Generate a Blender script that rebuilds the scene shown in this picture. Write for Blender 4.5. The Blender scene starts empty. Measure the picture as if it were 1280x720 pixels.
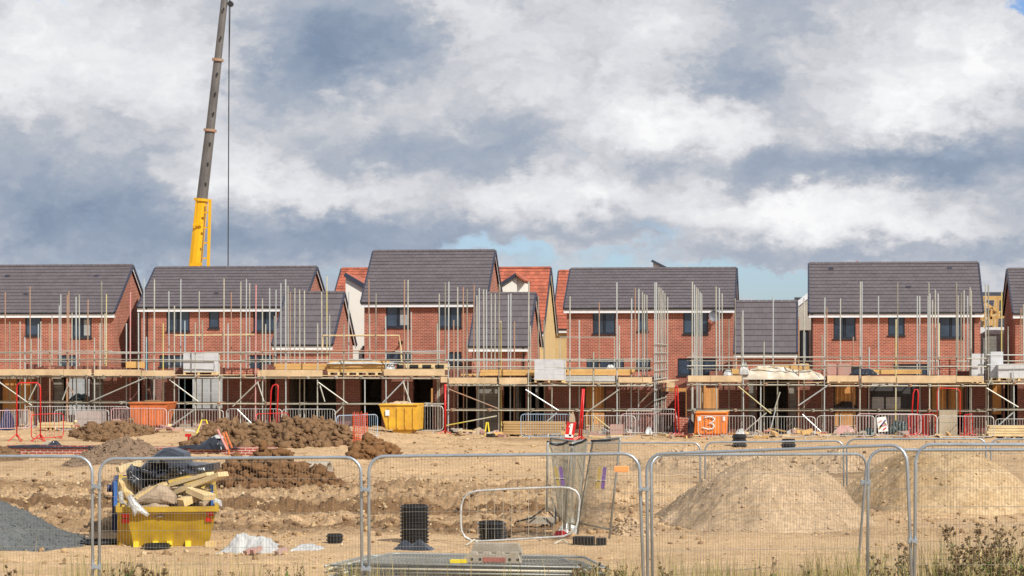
import bpy, math, random
import numpy as np
from mathutils import Vector, Matrix
random.seed(7)
R = math.radians
scene = bpy.context.scene
col = scene.collection
# ------------------------------------------------------------------ camera model
TH = R(7.1); F = 2900.0; CH = 3.3; HZ = 447.0
FX, FY = -math.sin(TH), math.cos(TH)
RX, RY = math.cos(TH), math.sin(TH)
def at(px, py, Y):
    u = px - 640.0
    dx = FX*F + RX*u; dy = FY*F + RY*u
    t = Y/dy
    return Vector((t*dx, Y, CH + t*(HZ-py)))
def gr(px, py, z=0.0):
    u = px - 640.0
    t = (CH-z)/(py-HZ)
    return Vector((t*(FX*F+RX*u), t*(FY*F+RY*u), z))
def X(px, Y): return at(px, 0, Y).x
def Z(py, Y, px=640): return at(px, py, Y).z
def pxof(x, y):
    return 640 + F*(x*RX+y*RY)/(x*FX+y*FY)
cam_d = bpy.data.cameras.new('camera'); cam = bpy.data.objects.new('camera', cam_d); col.objects.link(cam)
cam.location = (0, 0, CH); cam.rotation_euler = (R(90), 0, TH)
cam_d.sensor_width = 36; cam_d.lens = F/1280*36; cam_d.shift_y = (HZ-360)/1280
cam_d.clip_start = 0.5; cam_d.clip_end = 8000
scene.camera = cam
# ------------------------------------------------------------------ noise
_rng = np.random.RandomState(3)
_T = _rng.rand(512, 512)
def vn(x, y, s=0):
    x = np.asarray(x, float)+s*17.37; y = np.asarray(y, float)+s*31.13
    xi = np.floor(x).astype(int); yi = np.floor(y).astype(int)
    fx = x-xi; fy = y-yi
    fx = fx*fx*(3-2*fx); fy = fy*fy*(3-2*fy)
    a = _T[xi & 511, yi & 511]; b = _T[(xi+1) & 511, yi & 511]
    c = _T[xi & 511, (yi+1) & 511]; d = _T[(xi+1) & 511, (yi+1) & 511]
    return (a*(1-fx)+b*fx)*(1-fy)+(c*(1-fx)+d*fx)*fy
def fbm(x, y, oct=4, s=0, g=0.5):
    t = 0; a = 1; n = 0
    for i in range(oct):
        t = t + a*vn(np.asarray(x)*2**i, np.asarray(y)*2**i, s+i); n += a; a *= g
    return t/n
_TX = _rng.rand(512, 512); _TY = _rng.rand(512, 512)
def worley(x, y, s=0):
    x = np.asarray(x, float)+s*13.7; y = np.asarray(y, float)+s*7.9
    xi = np.floor(x).astype(int); yi = np.floor(y).astype(int)
    best = np.full(x.shape, 9.0)
    for i in (-1, 0, 1):
        for j in (-1, 0, 1):
            cx = xi+i; cy = yi+j
            dx = cx+_TX[cx & 511, cy & 511]-x; dy = cy+_TY[cx & 511, cy & 511]-y
            best = np.minimum(best, dx*dx+dy*dy)
    return np.sqrt(best)
def sst(a, b, x):
    t = np.clip((np.asarray(x, float)-a)/(b-a), 0, 1); return t*t*(3-2*t)
def cell2(x, y, s=0):
    x = np.asarray(x, float)+s*13.7; y = np.asarray(y, float)+s*7.9
    x, y = x+(fbm(x*1.9, y*1.9, 3, s)-.5)*.7, y+(fbm(x*1.9, y*1.9, 3, s+5)-.5)*.7
    xi = np.floor(x).astype(int); yi = np.floor(y).astype(int)
    f1 = np.full(x.shape, 9.0); f2 = np.full(x.shape, 9.0); idv = np.zeros(x.shape)
    for i in (-1, 0, 1):
        for j in (-1, 0, 1):
            cx = xi+i; cy = yi+j
            d = np.abs(cx+_TX[cx & 511, cy & 511]-x)*1.1+np.abs(cy+_TY[cx & 511, cy & 511]-y)
            r = _T[(cx+91) & 511, (cy+37) & 511]
            near = d < f1
            f2 = np.where(near, f1, np.minimum(f2, d)); idv = np.where(near, r, idv); f1 = np.where(near, d, f1)
    return f1, f2, idv
def clods(x, y, size, s=0):
    """angular lumps of different heights with gaps between"""
    f1, f2, r = cell2(np.asarray(x)/size, np.asarray(y)/size, s)
    return np.clip((f2-f1)*2.0, 0, 1)**0.7*r**1.8*(1.15-0.5*np.clip(f1, 0, 1))
# ------------------------------------------------------------------ materials
def srgb(r, g, b):
    f = lambda c: (c/255/12.92) if c/255 <= 0.04045 else ((c/255+0.055)/1.055)**2.4
    return (f(r), f(g), f(b), 1)
def nodes(m):
    m.use_nodes = True; nt = m.node_tree
    return nt, nt.nodes, nt.links, nt.nodes['Principled BSDF']
def ramp(N, L, fac, stops):
    r = N.new('ShaderNodeValToRGB'); L.new(fac, r.inputs[0])
    e = r.color_ramp.elements
    while len(e) < len(stops): e.new(0.5)
    for q, (p, c) in zip(e, stops): q.position = p; q.color = c
    return r
def noise(N, L, scale, detail=4, rough=0.55, vec=None, dist=0.0):
    n = N.new('ShaderNodeTexNoise'); n.inputs['Scale'].default_value = scale
    n.inputs['Detail'].default_value = detail; n.inputs['Roughness'].default_value = rough
    n.inputs['Distortion'].default_value = dist
    if vec is not None: L.new(vec, n.inputs['Vector'])
    return n
def mixc(N, L, fac, a, b, mode='MIX'):
    m = N.new('ShaderNodeMix'); m.data_type = 'RGBA'; m.blend_type = mode
    if isinstance(fac, (int, float)): m.inputs[0].default_value = fac
    else: L.new(fac, m.inputs[0])
    for k, v in ((6, a), (7, b)):
        if isinstance(v, tuple): m.inputs[k].default_value = v
        else: L.new(v, m.inputs[k])
    return m.outputs[2]
def bumpn(N, L, P, h, strength, dist=0.02):
    b = N.new('ShaderNodeBump'); b.inputs['Strength'].default_value = strength; b.inputs['Distance'].default_value = dist
    L.new(h, b.inputs['Height']); L.new(b.outputs[0], P.inputs['Normal'])
def mat(name, c, rough=0.6, metal=0.0, var=0.25, scale=3.0, bump=0.0, c2=None, bscale=None, spec=0.5, island=0.0, alpha=1.0, trans=0.0):
    """surface with wear: colour c mottled towards c2 by noise in world space"""
    m = bpy.data.materials.new(name); nt, N, L, P = nodes(m)
    if c2 is None: c2 = tuple(x*(1-var) for x in c[:3])+(1,)
    geo = N.new('ShaderNodeNewGeometry')
    n = noise(N, L, scale, 6, 0.65, geo.outputs['Position'])
    r = ramp(N, L, n.outputs[0], [(0.35, c), (0.68, c2)])
    out = r.outputs[0]
    if island > 0:
        k = N.new('ShaderNodeMapRange'); L.new(geo.outputs['Random Per Island'], k.inputs[0])
        k.inputs[3].default_value = 1-island; k.inputs[4].default_value = 1+island
        vm = N.new('ShaderNodeVectorMath'); vm.operation = 'SCALE'; L.new(out, vm.inputs[0]); L.new(k.outputs[0], vm.inputs['Scale'])
        out = vm.outputs[0]
    L.new(out, P.inputs['Base Color'])
    P.inputs['Roughness'].default_value = rough; P.inputs['Metallic'].default_value = metal
    P.inputs['Specular IOR Level'].default_value = spec
    if alpha < 1: P.inputs['Alpha'].default_value = alpha
    if trans > 0: P.inputs['Transmission Weight'].default_value = trans
    if bump > 0:
        n2 = noise(N, L, bscale or scale*6, 5, 0.6, geo.outputs['Position']); bumpn(N, L, P, n2.outputs[0], bump)
    return m
def brickmat(name, c1, c2, mortar, bw, rh, ms, rough=0.85, stain=0.25, off=0.5):
    m = bpy.data.materials.new(name); nt, N, L, P = nodes(m)
    geo = N.new('ShaderNodeNewGeometry')
    sp = N.new('ShaderNodeSeparateXYZ'); L.new(geo.outputs['Position'], sp.inputs[0])
    sn = N.new('ShaderNodeSeparateXYZ'); L.new(geo.outputs['True Normal'], sn.inputs[0])
    ab = N.new('ShaderNodeMath'); ab.operation = 'ABSOLUTE'; L.new(sn.outputs[0], ab.inputs[0])
    gt = N.new('ShaderNodeMath'); gt.operation = 'GREATER_THAN'; L.new(ab.outputs[0], gt.inputs[0]); gt.inputs[1].default_value = 0.5
    mx = N.new('ShaderNodeMix'); mx.data_type = 'FLOAT'; L.new(gt.outputs[0], mx.inputs[0]); L.new(sp.outputs[0], mx.inputs[2]); L.new(sp.outputs[1], mx.inputs[3])
    cb = N.new('ShaderNodeCombineXYZ'); L.new(mx.outputs[0], cb.inputs[0]); L.new(sp.outputs[2], cb.inputs[1])
    b = N.new('ShaderNodeTexBrick'); L.new(cb.outputs[0], b.inputs['Vector'])
    b.inputs['Scale'].default_value = 1; b.inputs['Brick Width'].default_value = bw; b.inputs['Row Height'].default_value = rh
    b.inputs['Mortar Size'].default_value = ms; b.inputs['Mortar Smooth'].default_value = 0.1; b.offset = off
    b.inputs['Bias'].default_value = 0.0
    b.inputs['Color1'].default_value = c1; b.inputs['Color2'].default_value = c2; b.inputs['Mortar'].default_value = mortar
    n = noise(N, L, 0.9, 6, 0.65, geo.outputs['Position'])
    k = N.new('ShaderNodeMapRange'); L.new(n.outputs[0], k.inputs[0]); k.inputs[1].default_value = 0.35; k.inputs[2].default_value = 0.7
    k.inputs[3].default_value = 1+stain*0.4; k.inputs[4].default_value = 1-stain
    vm = N.new('ShaderNodeVectorMath'); vm.operation = 'SCALE'; L.new(b.outputs[0], vm.inputs[0]); L.new(k.outputs[0], vm.inputs['Scale'])
    L.new(vm.outputs[0], P.inputs['Base Color']); P.inputs['Roughness'].default_value = rough
    inv = N.new('ShaderNodeMath'); inv.operation = 'SUBTRACT'; inv.inputs[0].default_value = 1; L.new(b.outputs['Fac'], inv.inputs[1])
    bumpn(N, L, P, inv.outputs[0], 0.5, 0.01)
    return m
M = {}
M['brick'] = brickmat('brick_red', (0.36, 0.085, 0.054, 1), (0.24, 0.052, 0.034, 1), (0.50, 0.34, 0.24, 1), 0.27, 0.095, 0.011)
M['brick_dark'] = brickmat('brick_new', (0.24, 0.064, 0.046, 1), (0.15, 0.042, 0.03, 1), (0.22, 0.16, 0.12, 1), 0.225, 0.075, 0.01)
M['brick_near'] = brickmat('brick_foundation', (0.36, 0.07, 0.05, 1), (0.28, 0.055, 0.04, 1), (0.55, 0.45, 0.38, 1), 0.26, 0.085, 0.013)
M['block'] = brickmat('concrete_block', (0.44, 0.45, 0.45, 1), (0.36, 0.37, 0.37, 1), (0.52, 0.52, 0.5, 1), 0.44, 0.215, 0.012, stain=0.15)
M['block_dark'] = brickmat('dark_block', (0.20, 0.19, 0.17, 1), (0.15, 0.145, 0.13, 1), (0.25, 0.24, 0.21, 1), 0.44, 0.215, 0.012)  # same block pattern in darker greys
M['block_shaded'] = brickmat('shade_painted_block', (0.05, 0.05, 0.055, 1), (0.04, 0.04, 0.045, 1), (0.07, 0.07, 0.07, 1), 0.44, 0.215, 0.012)  # grey blockwork with the scaffold shade put into its colour
M['buff'] = brickmat('buff_brick', (0.58, 0.40, 0.16, 1), (0.50, 0.33, 0.13, 1), (0.55, 0.45, 0.28, 1), 0.225, 0.075, 0.01, stain=0.1)
M['render'] = mat('white_render', (0.78, 0.75, 0.68, 1), 0.8, var=0.06, scale=1)
M['greyclad'] = brickmat('grey_brick', (0.45, 0.42, 0.36, 1), (0.40, 0.37, 0.32, 1), (0.5, 0.47, 0.4, 1), 0.225, 0.075, 0.01, stain=0.1)
M['tile'] = mat('roof_tile_grey', (0.112, 0.095, 0.103, 1), 0.62, var=0.15, scale=1.3, island=0.08, bump=0.15)
M['tile_blue'] = mat('roof_tile_slate', (0.05, 0.055, 0.07, 1), 0.6, var=0.2, scale=1.3, island=0.1)
M['tile_red'] = mat('roof_tile_red', (0.40, 0.11, 0.06, 1), 0.75, var=0.3, scale=1.6, island=0.22)
M['underlay'] = mat('roof_underlay', (0.02, 0.02, 0.022, 1), 0.9)
M['verge'] = mat('verge_cap', (0.04, 0.045, 0.07, 1), 0.5, var=0.2)
M['fascia'] = mat('white_fascia', (0.74, 0.76, 0.78, 1), 0.4, var=0.06)
M['gutter'] = mat('black_gutter', (0.012, 0.013, 0.015, 1), 0.35)
M['frame'] = mat('anthracite_frame', (0.018, 0.024, 0.034, 1), 0.35, var=0.2)
M['glass'] = mat('window_glass', (0.045, 0.07, 0.11, 1), 0.1, var=0.7, scale=0.7, spec=0.7)  # sky reflections are partly painted into the mottled blue base colour
M['blind'] = mat('pale_blind', (0.35, 0.36, 0.36, 1), 0.6, var=0.3)
M['galv'] = mat('galvanised_tube', (0.52, 0.52, 0.46, 1), 0.5, 0.25, c2=(0.36, 0.35, 0.29, 1), scale=1.2)
M['galv2'] = mat('weathered_tube', (0.34, 0.33, 0.27, 1), 0.6, 0.2, c2=(0.22, 0.19, 0.14, 1), scale=1.5)
M['galv3'] = mat('bright_tube', (0.52, 0.56, 0.56, 1), 0.4, 0.3, c2=(0.45, 0.48, 0.47, 1), scale=0.9)
M['rust'] = mat('rusty_tube', (0.38, 0.20, 0.12, 1), 0.8, c2=(0.30, 0.24, 0.18, 1), scale=2)
M['pinkp'] = mat('faded_red_tube', (0.60, 0.22, 0.22, 1), 0.6, c2=(0.5, 0.35, 0.33, 1), scale=1.2)
M['yelp'] = mat('yellow_marked_tube', (0.55, 0.45, 0.06, 1), 0.6, c2=(0.5, 0.5, 0.45, 1), scale=1.0)
M['bluep'] = mat('blue_marked_tube', (0.12, 0.36, 0.48, 1), 0.6, c2=(0.42, 0.45, 0.42, 1), scale=0.8)
M['clampm'] = mat('scaffold_clamp', (0.22, 0.17, 0.11, 1), 0.7, 0.2, scale=9)
M['wood'] = mat('scaffold_board', (0.66, 0.49, 0.29, 1), 0.75, c2=(0.46, 0.33, 0.19, 1), scale=1.5, island=0.12)
M['wood_new'] = mat('fresh_timber', (0.62, 0.38, 0.13, 1), 0.7, c2=(0.5, 0.29, 0.1, 1), scale=2, island=0.15)
M['wood_pale'] = mat('pale_timber', (0.68, 0.54, 0.30, 1), 0.7, c2=(0.5, 0.37, 0.19, 1), scale=3, island=0.18)
M['wood_fence'] = mat('orange_fence_board', (0.50, 0.25, 0.08, 1), 0.8, c2=(0.36, 0.17, 0.05, 1), scale=1.5, island=0.2)
M['heras'] = mat('galvanised_fence_frame', (0.40, 0.45, 0.49, 1), 0.38, 0.55, c2=(0.30, 0.34, 0.38, 1), scale=4)
M['heras_b'] = mat('dull_fence_frame', (0.34, 0.36, 0.35, 1), 0.5, 0.4, c2=(0.24, 0.24, 0.21, 1), scale=4)
M['wire'] = mat('galvanised_wire', (0.36, 0.35, 0.31, 1), 0.55, 0.3)
M['cream'] = mat('cream_tube', (0.55, 0.52, 0.42, 1), 0.5, 0.1, c2=(0.42, 0.38, 0.28, 1), scale=4)
M['barrier'] = mat('barrier_tube', (0.66, 0.66, 0.64, 1), 0.45, 0.35, c2=(0.4, 0.4, 0.38, 1), scale=5)
M['barrier_blue'] = mat('barrier_blue_tube', (0.30, 0.45, 0.62, 1), 0.5, 0.2, c2=(0.45, 0.5, 0.53, 1), scale=3)
M['barrier_pink'] = mat('barrier_faded_pink', (0.62, 0.36, 0.36, 1), 0.6, c2=(0.6, 0.48, 0.45, 1), scale=3)
M['red'] = mat('red_paint', (0.66, 0.018, 0.018, 1), 0.4, var=0.3, scale=4)
M['white'] = mat('white_paint', (0.8, 0.8, 0.78, 1), 0.5, var=0.1)
M['orange'] = mat('orange_skip_paint', (0.60, 0.16, 0.04, 1), 0.6, c2=(0.36, 0.11, 0.04, 1), scale=2.5)
M['orange_b'] = mat('bright_orange_skip_paint', (0.80, 0.22, 0.02, 1), 0.5, c2=(0.66, 0.17, 0.02, 1), scale=2.5)
M['yellow'] = mat('yellow_skip_paint', (0.48, 0.315, 0.012, 1), 0.5, c2=(0.32, 0.19, 0.02, 1), scale=3.5, bump=0.1, bscale=3)
M['yellow_b'] = mat('yellow_worn_paint', (0.70, 0.42, 0.03, 1), 0.5, c2=(0.50, 0.25, 0.03, 1), scale=3)
M['yellow_tag'] = mat('bright_yellow', (0.80, 0.62, 0.03, 1), 0.5, var=0.15)
M['navy'] = mat('navy_skip_paint', (0.018, 0.03, 0.10, 1), 0.5, var=0.3)
M['blue'] = mat('blue_post_paint', (0.03, 0.13, 0.42, 1), 0.5, var=0.3)
M['black_pl'] = mat('black_plastic', (0.012, 0.013, 0.016, 1), 0.32, var=0.4, spec=0.6)
M['black_sheet'] = mat('black_polythene', (0.018, 0.022, 0.032, 1), 0.22, var=0.4, spec=0.8, bump=0.5, bscale=14)
M['green_sheet'] = mat('dark_green_sheet', (0.01, 0.03, 0.028, 1), 0.4, var=0.3, bump=0.4, bscale=8)
M['poly'] = mat('clear_polythene', (0.50, 0.50, 0.48, 1), 0.25, var=0.25, scale=6, spec=0.7, bump=0.5, bscale=12)
M['poly_brown'] = mat('dusty_polythene', (0.46, 0.38, 0.26, 1), 0.3, c2=(0.62, 0.58, 0.5, 1), scale=1.5, spec=0.7, bump=0.6, bscale=8)
M['card'] = mat('brown_board', (0.38, 0.29, 0.20, 1), 0.8, c2=(0.30, 0.22, 0.15, 1), scale=5)
M['foam'] = mat('yellow_insulation', (0.66, 0.50, 0.26, 1), 0.85, c2=(0.6, 0.4, 0.15, 1), scale=6, bump=0.4)
M['conc'] = mat('concrete', (0.36, 0.32, 0.26, 1), 0.9, c2=(0.27, 0.23, 0.17, 1), scale=6, bump=0.4)
M['orange_tag'] = mat('orange_plate', (0.85, 0.45, 0.22, 1), 0.5, var=0.08)
M['orange_net'] = mat('orange_netting', (0.72, 0.12, 0.05, 1), 0.6, var=0.2)
M['crane_y'] = mat('crane_yellow', (0.78, 0.42, 0.005, 1), 0.4, var=0.15, scale=1)
M['crane_g'] = mat('crane_boom_grey', (0.105, 0.095, 0.09, 1), 0.5, 0.2, c2=(0.16, 0.15, 0.14, 1), scale=0.5)
M['steel'] = mat('dark_steel', (0.05, 0.05, 0.05, 1), 0.5, 0.5)
M['purple'] = mat('purple_print', (0.15, 0.08, 0.24, 1), 0.5, var=0.1)
M['amber'] = mat('amber_print', (0.36, 0.26, 0.07, 1), 0.5, var=0.1)
M['pinkwrap'] = mat('pink_wrapped_brick', (0.46, 0.22, 0.19, 1), 0.5, c2=(0.38, 0.28, 0.24, 1), scale=2)
def soilmat(name, sand, brown, dark, pebble=0.5, attr=True, sc=1.0, bump=0.6):
    m = bpy.data.materials.new(name); nt, N, L, P = nodes(m)
    geo = N.new('ShaderNodeNewGeometry'); pos = geo.outputs['Position']
    n1 = noise(N, L, 0.35*sc, 7, 0.68, pos, 0.6); n2 = noise(N, L, 3.2*sc, 6, 0.7, pos); n3 = noise(N, L, 16*sc, 4, 0.7, pos)
    a = ramp(N, L, n1.outputs[0], [(0.36, sand), (0.6, tuple(x*0.8 for x in sand[:3])+(1,)), (0.75, brown)])
    c = mixc(N, L, ramp(N, L, n2.outputs[0], [(0.45, (0, 0, 0, 1)), (0.72, (0.75, 0.75, 0.75, 1))]).outputs[0], a.outputs[0], brown)
    if attr:
        at_ = N.new('ShaderNodeAttribute'); at_.attribute_name = 'damp'
        ad = N.new('ShaderNodeMath'); ad.operation = 'ADD'; L.new(at_.outputs['Fac'], ad.inputs[0])
        mm = N.new('ShaderNodeMath'); mm.operation = 'MULTIPLY_ADD'; L.new(n2.outputs[0], mm.inputs[0]); mm.inputs[1].default_value = 0.9; mm.inputs[2].default_value = -0.45
        L.new(mm.outputs[0], ad.inputs[1])
        r = ramp(N, L, ad.outputs[0], [(0.1, (0, 0, 0, 1)), (0.9, (1, 1, 1, 1))])
        c = mixc(N, L, r.outputs[0], c, dark)
    hi = ramp(N, L, n3.outputs[0], [(0.3, (0.62, 0.62, 0.62, 1)), (0.55, (1, 1, 1, 1)), (0.75, (1.0+pebble*0.5,)*3+(1,))])
    c = mixc(N, L, 1.0, c, hi.outputs[0], 'MULTIPLY')
    L.new(c, P.inputs['Base Color']); P.inputs['Roughness'].default_value = 0.95; P.inputs['Specular IOR Level'].default_value = 0.15
    ad2 = N.new('ShaderNodeMath'); ad2.operation = 'ADD'; L.new(n2.outputs[0], ad2.inputs[0]); L.new(n3.outputs[0], ad2.inputs[1])
    bumpn(N, L, P, ad2.outputs[0], bump, 0.06)
    return m
M['ground'] = soilmat('sandy_site_soil', (0.62, 0.425, 0.24, 1), (0.40, 0.25, 0.13, 1), (0.185, 0.105, 0.05, 1))
M['soil_dark'] = soilmat('dark_brown_soil', (0.24, 0.125, 0.055, 1), (0.16, 0.08, 0.035, 1), (0.08, 0.042, 0.02, 1), attr=True)
M['soil_mid'] = soilmat('brown_soil', (0.25, 0.148, 0.078, 1), (0.17, 0.098, 0.05, 1), (0.10, 0.06, 0.032, 1))
M['soil_grey'] = soilmat('grey_brown_soil', (0.30, 0.21, 0.14, 1), (0.22, 0.15, 0.10, 1), (0.15, 0.10, 0.07, 1), sc=1.5)
M['sand'] = soilmat('pinkish_sand', (0.58, 0.42, 0.265, 1), (0.48, 0.34, 0.20, 1), (0.17, 0.11, 0.06, 1), sc=0.8, bump=0.4)
M['sand_gold'] = soilmat('golden_sand', (0.58, 0.42, 0.245, 1), (0.48, 0.33, 0.17, 1), (0.24, 0.14, 0.055, 1), sc=0.8, bump=0.4)
M['gravel'] = soilmat('blue_grey_gravel', (0.22, 0.235, 0.235, 1), (0.15, 0.16, 0.16, 1), (0.12, 0.125, 0.12, 1), sc=3, bump=0.9)
def islandmat(name, stops, rough=0.9):
    m = bpy.data.materials.new(name); nt, N, L, P = nodes(m)
    geo = N.new('ShaderNodeNewGeometry')
    r = ramp(N, L, geo.outputs['Random Per Island'], stops); L.new(r.outputs[0], P.inputs['Base Color'])
    P.inputs['Roughness'].default_value = rough; P.inputs['Specular IOR Level'].default_value = 0.2
    return m
M['clod'] = islandmat('loose_clods', [(0, (0.17, 0.10, 0.05, 1)), (0.4, (0.33, 0.21, 0.11, 1)), (0.88, (0.45, 0.31, 0.16, 1)), (1, (0.56, 0.44, 0.28, 1))])
M['grass'] = islandmat('dry_grass', [(0, (0.10, 0.12, 0.03, 1)), (0.3, (0.22, 0.22, 0.06, 1)), (0.6, (0.38, 0.30, 0.12, 1)), (1, (0.52, 0.42, 0.22, 1))])
M['weed'] = islandmat('green_weed', [(0, (0.07, 0.12, 0.02, 1)), (1, (0.16, 0.22, 0.05, 1))])
M['seed'] = islandmat('brown_seed_head', [(0, (0.06, 0.035, 0.018, 1)), (0.5, (0.15, 0.095, 0.045, 1)), (1, (0.27, 0.20, 0.10, 1))])
M['stem'] = mat('brown_stem', (0.20, 0.12, 0.05, 1), 0.8, c2=(0.13, 0.13, 0.05, 1), scale=5)
# ------------------------------------------------------------------ mesh builder
class MB:
    def __init__(s): s.v = []; s.f = []; s.m = []; s.mi = 0
    def add(s, vs, fs):
        b = len(s.v); s.v += [tuple(v) for v in vs]; s.f += [tuple(i+b for i in f) for f in fs]; s.m += [s.mi]*len(fs)
        return s
    def box(s, x0, x1, y0, y1, z0, z1):
        vs = [(x, y, z) for z in (z0, z1) for y in (y0, y1) for x in (x0, x1)]
        return s.add(vs, [(0, 2, 3, 1), (4, 5, 7, 6), (0, 1, 5, 4), (2, 6, 7, 3), (0, 4, 6, 2), (1, 3, 7, 5)])
    def beam(s, p0, p1, w, h, up=(0, 0, 1)):
        p0 = Vector(p0); p1 = Vector(p1); d = (p1-p0).normalized(); up = Vector(up)
        a = d.cross(up)
        if a.length < 1e-4: a = d.cross(Vector((0, 1, 0)))
        a.normalize(); b = a.cross(d).normalized(); a *= w/2; b *= h/2
        vs = [p+sx*a+sz*b for p in (p0, p1) for sx, sz in ((-1, -1), (1, -1), (1, 1), (-1, 1))]
        return s.add(vs, [(0, 3, 2, 1), (4, 5, 6, 7), (0, 1, 5, 4), (1, 2, 6, 5), (2, 3, 7, 6), (3, 0, 4, 7)])
    def tube(s, pts, r, n=6, closed=False, r1=None):
        pts = [Vector(p) for p in pts]; k = len(pts); rings = []; a = None
        for i, p in enumerate(pts):
            if closed: d = pts[(i+1) % k]-pts[i-1]
            else: d = pts[min(i+1, k-1)]-pts[max(i-1, 0)]
            d.normalize()
            if a is None:
                a = d.cross(Vector((0, 0, 1)))
                if a.length < 0.05: a = d.cross(Vector((0, 1, 0)))
            else: a = a-d*a.dot(d)
            a.normalize(); b = d.cross(a)
            rr = r if r1 is None else r+(r1-r)*i/(k-1)
            rings.append([p+(a*math.cos(t)+b*math.sin(t))*rr for t in (2*math.pi*j/n for j in range(n))])
        vs = [v for g in rings for v in g]; fs = []
        for i in range(k if closed else k-1):
            for j in range(n):
                a0 = i*n+j; a1 = i*n+(j+1) % n; c = (i+1) % k
                fs.append((a0, a1, c*n+(j+1) % n, c*n+j))
        if not closed:
            fs.append(tuple(range(n))[::-1]); fs.append(tuple((k-1)*n+j for j in range(n)))
        return s.add(vs, fs)
    def quad(s, a, b, c, d): return s.add([a, b, c, d], [(0, 1, 2, 3)])
    def poly(s, pts, y0, y1):
        """prism: outline pts (x,z) extruded from y0 to y1"""
        n = len(pts); vs = [(x, y0, z) for x, z in pts]+[(x, y1, z) for x, z in pts]
        return s.add(vs, [tuple(range(n)), tuple(range(2*n-1, n-1, -1))]+[(i, i+n, (i+1) % n+n, (i+1) % n) for i in range(n)])
    def build(s, name, m, parent=None, smooth=False):
        me = bpy.data.meshes.new(name); off = Vector(parent.matrix_basis.translation) if parent else Vector((0, 0, 0))
        if parent is not None and parent.parent is not None: off = off+Vector(parent.parent.matrix_basis.translation)
        me.from_pydata([(v[0]-off.x, v[1]-off.y, v[2]-off.z) for v in s.v], [], s.f)
        for mm in (m if isinstance(m, (list, tuple)) else [m]): me.materials.append(M[mm] if isinstance(mm, str) else mm)
        if isinstance(m, (list, tuple)): me.polygons.foreach_set('material_index', s.m)
        if smooth: me.polygons.foreach_set('use_smooth', [True]*len(me.polygons))
        me.update()
        o = bpy.data.objects.new(name, me); col.objects.link(o)
        if parent is not None: o.parent = parent
        return o
def tag(o, label=None, cat=None, group=None, kind=None):
    if label: o['label'] = label
    if cat: o['category'] = cat
    if group: o['group'] = group
    if kind: o['kind'] = kind
    return o
def thing(name, label, cat, loc, group=None):
    o = bpy.data.objects.new(name, None); col.objects.link(o); o.location = loc; o.empty_display_size = 0.3
    return tag(o, label, cat, group)
def copy_tree(o, parent=None):
    c = o.copy(); col.objects.link(c)
    if parent: c.parent = parent
    for ch in list(o.children): copy_tree(ch, c)
    return c
def gridmesh(name, P, m, attr=None, parent=None, smooth=False):
    """P: array (r,c,3)"""
    r, c, _ = P.shape; off = np.array(parent.location) if parent else np.zeros(3)
    co = (P.reshape(-1, 3)-off).astype(np.float32)
    i = np.arange((r-1)*(c-1)); a = (i//(c-1))*c+i % (c-1)
    q = np.stack([a, a+1, a+c+1, a+c], 1).astype(np.int32)
    me = bpy.data.meshes.new(name); me.vertices.add(len(co)); me.vertices.foreach_set('co', co.ravel())
    me.loops.add(q.size); me.loops.foreach_set('vertex_index', q.ravel())
    me.polygons.add(len(q)); me.polygons.foreach_set('loop_start', np.arange(0, q.size, 4, dtype=np.int32))
    me.polygons.foreach_set('loop_total', np.full(len(q), 4, np.int32))
    if smooth: me.polygons.foreach_set('use_smooth', np.ones(len(q), bool))
    me.update(calc_edges=True); me.validate()
    if attr is not None:
        at_ = me.attributes.new('damp', 'FLOAT', 'POINT'); at_.data.foreach_set('value', attr.ravel().astype(np.float32))
    me.materials.append(M[m]); o = bpy.data.objects.new(name, me); col.objects.link(o)
    if parent: o.parent = parent
    return o
# ------------------------------------------------------------------ sky, sun
w = bpy.data.worlds.new('World'); scene.world = w; w.use_nodes = True
try: w.cycles.sampling_method = 'MANUAL'; w.cycles.sample_map_resolution = 256
except Exception: pass
nt = w.node_tree; N = nt.nodes; L = nt.links; N.clear()
out = N.new('ShaderNodeOutputWorld')
sky = N.new('ShaderNodeTexSky'); sky.sky_type = 'NISHITA'; sky.sun_disc = False
SUN_EL = R(42); SUN_AZ = R(134)
sky.sun_elevation = SUN_EL; sky.sun_rotation = SUN_AZ; sky.air_density = 1.0; sky.dust_density = 0.6; sky.ozone_density = 1.5
bg = N.new('ShaderNodeBackground'); bg.inputs[1].default_value = 0.11; 
tint = mixc(N, L, 1.0, sky.outputs[0], (0.66, 0.80, 1.10, 1), 'MULTIPLY'); L.new(tint, bg.inputs[0])
tc = N.new('ShaderNodeTexCoord'); D = tc.outputs['Generated']
def vmath(op, a, b=None):
    n = N.new('ShaderNodeVectorMath'); n.operation = op
    for i, v in enumerate((a, b)):
        if v is None: continue
        if isinstance(v, (tuple, Vector)): n.inputs[i].default_value = tuple(v)[:3]
        else: L.new(v, n.inputs[i])
    return n
def fmath(op, a, b=None, c=None, clamp=False):
    n = N.new('ShaderNodeMath'); n.operation = op; n.use_clamp = clamp
    for i, v in enumerate((a, b, c)):
        if v is None: continue
        if isinstance(v, (int, float)): n.inputs[i].default_value = v
        else: L.new(v, n.inputs[i])
    return n.outputs[0]
st = vmath('MULTIPLY', D, (1, 1, 1.6)).outputs[0]
wn = noise(N, L, 30, 5, 0.6, st)
wv = vmath('SUBTRACT', wn.outputs['Color'], (0.5, 0.5, 0.5)).outputs[0]
wv2 = vmath('MULTIPLY', wv, (0.055, 0.055, 0.035)).outputs[0]
wn3 = noise(N, L, 120, 5, 0.6, st)
wv3 = vmath('MULTIPLY', vmath('SUBTRACT', wn3.outputs['Color'], (0.5, 0.5, 0.5)).outputs[0], (0.012, 0.012, 0.012)).outputs[0]
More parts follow.
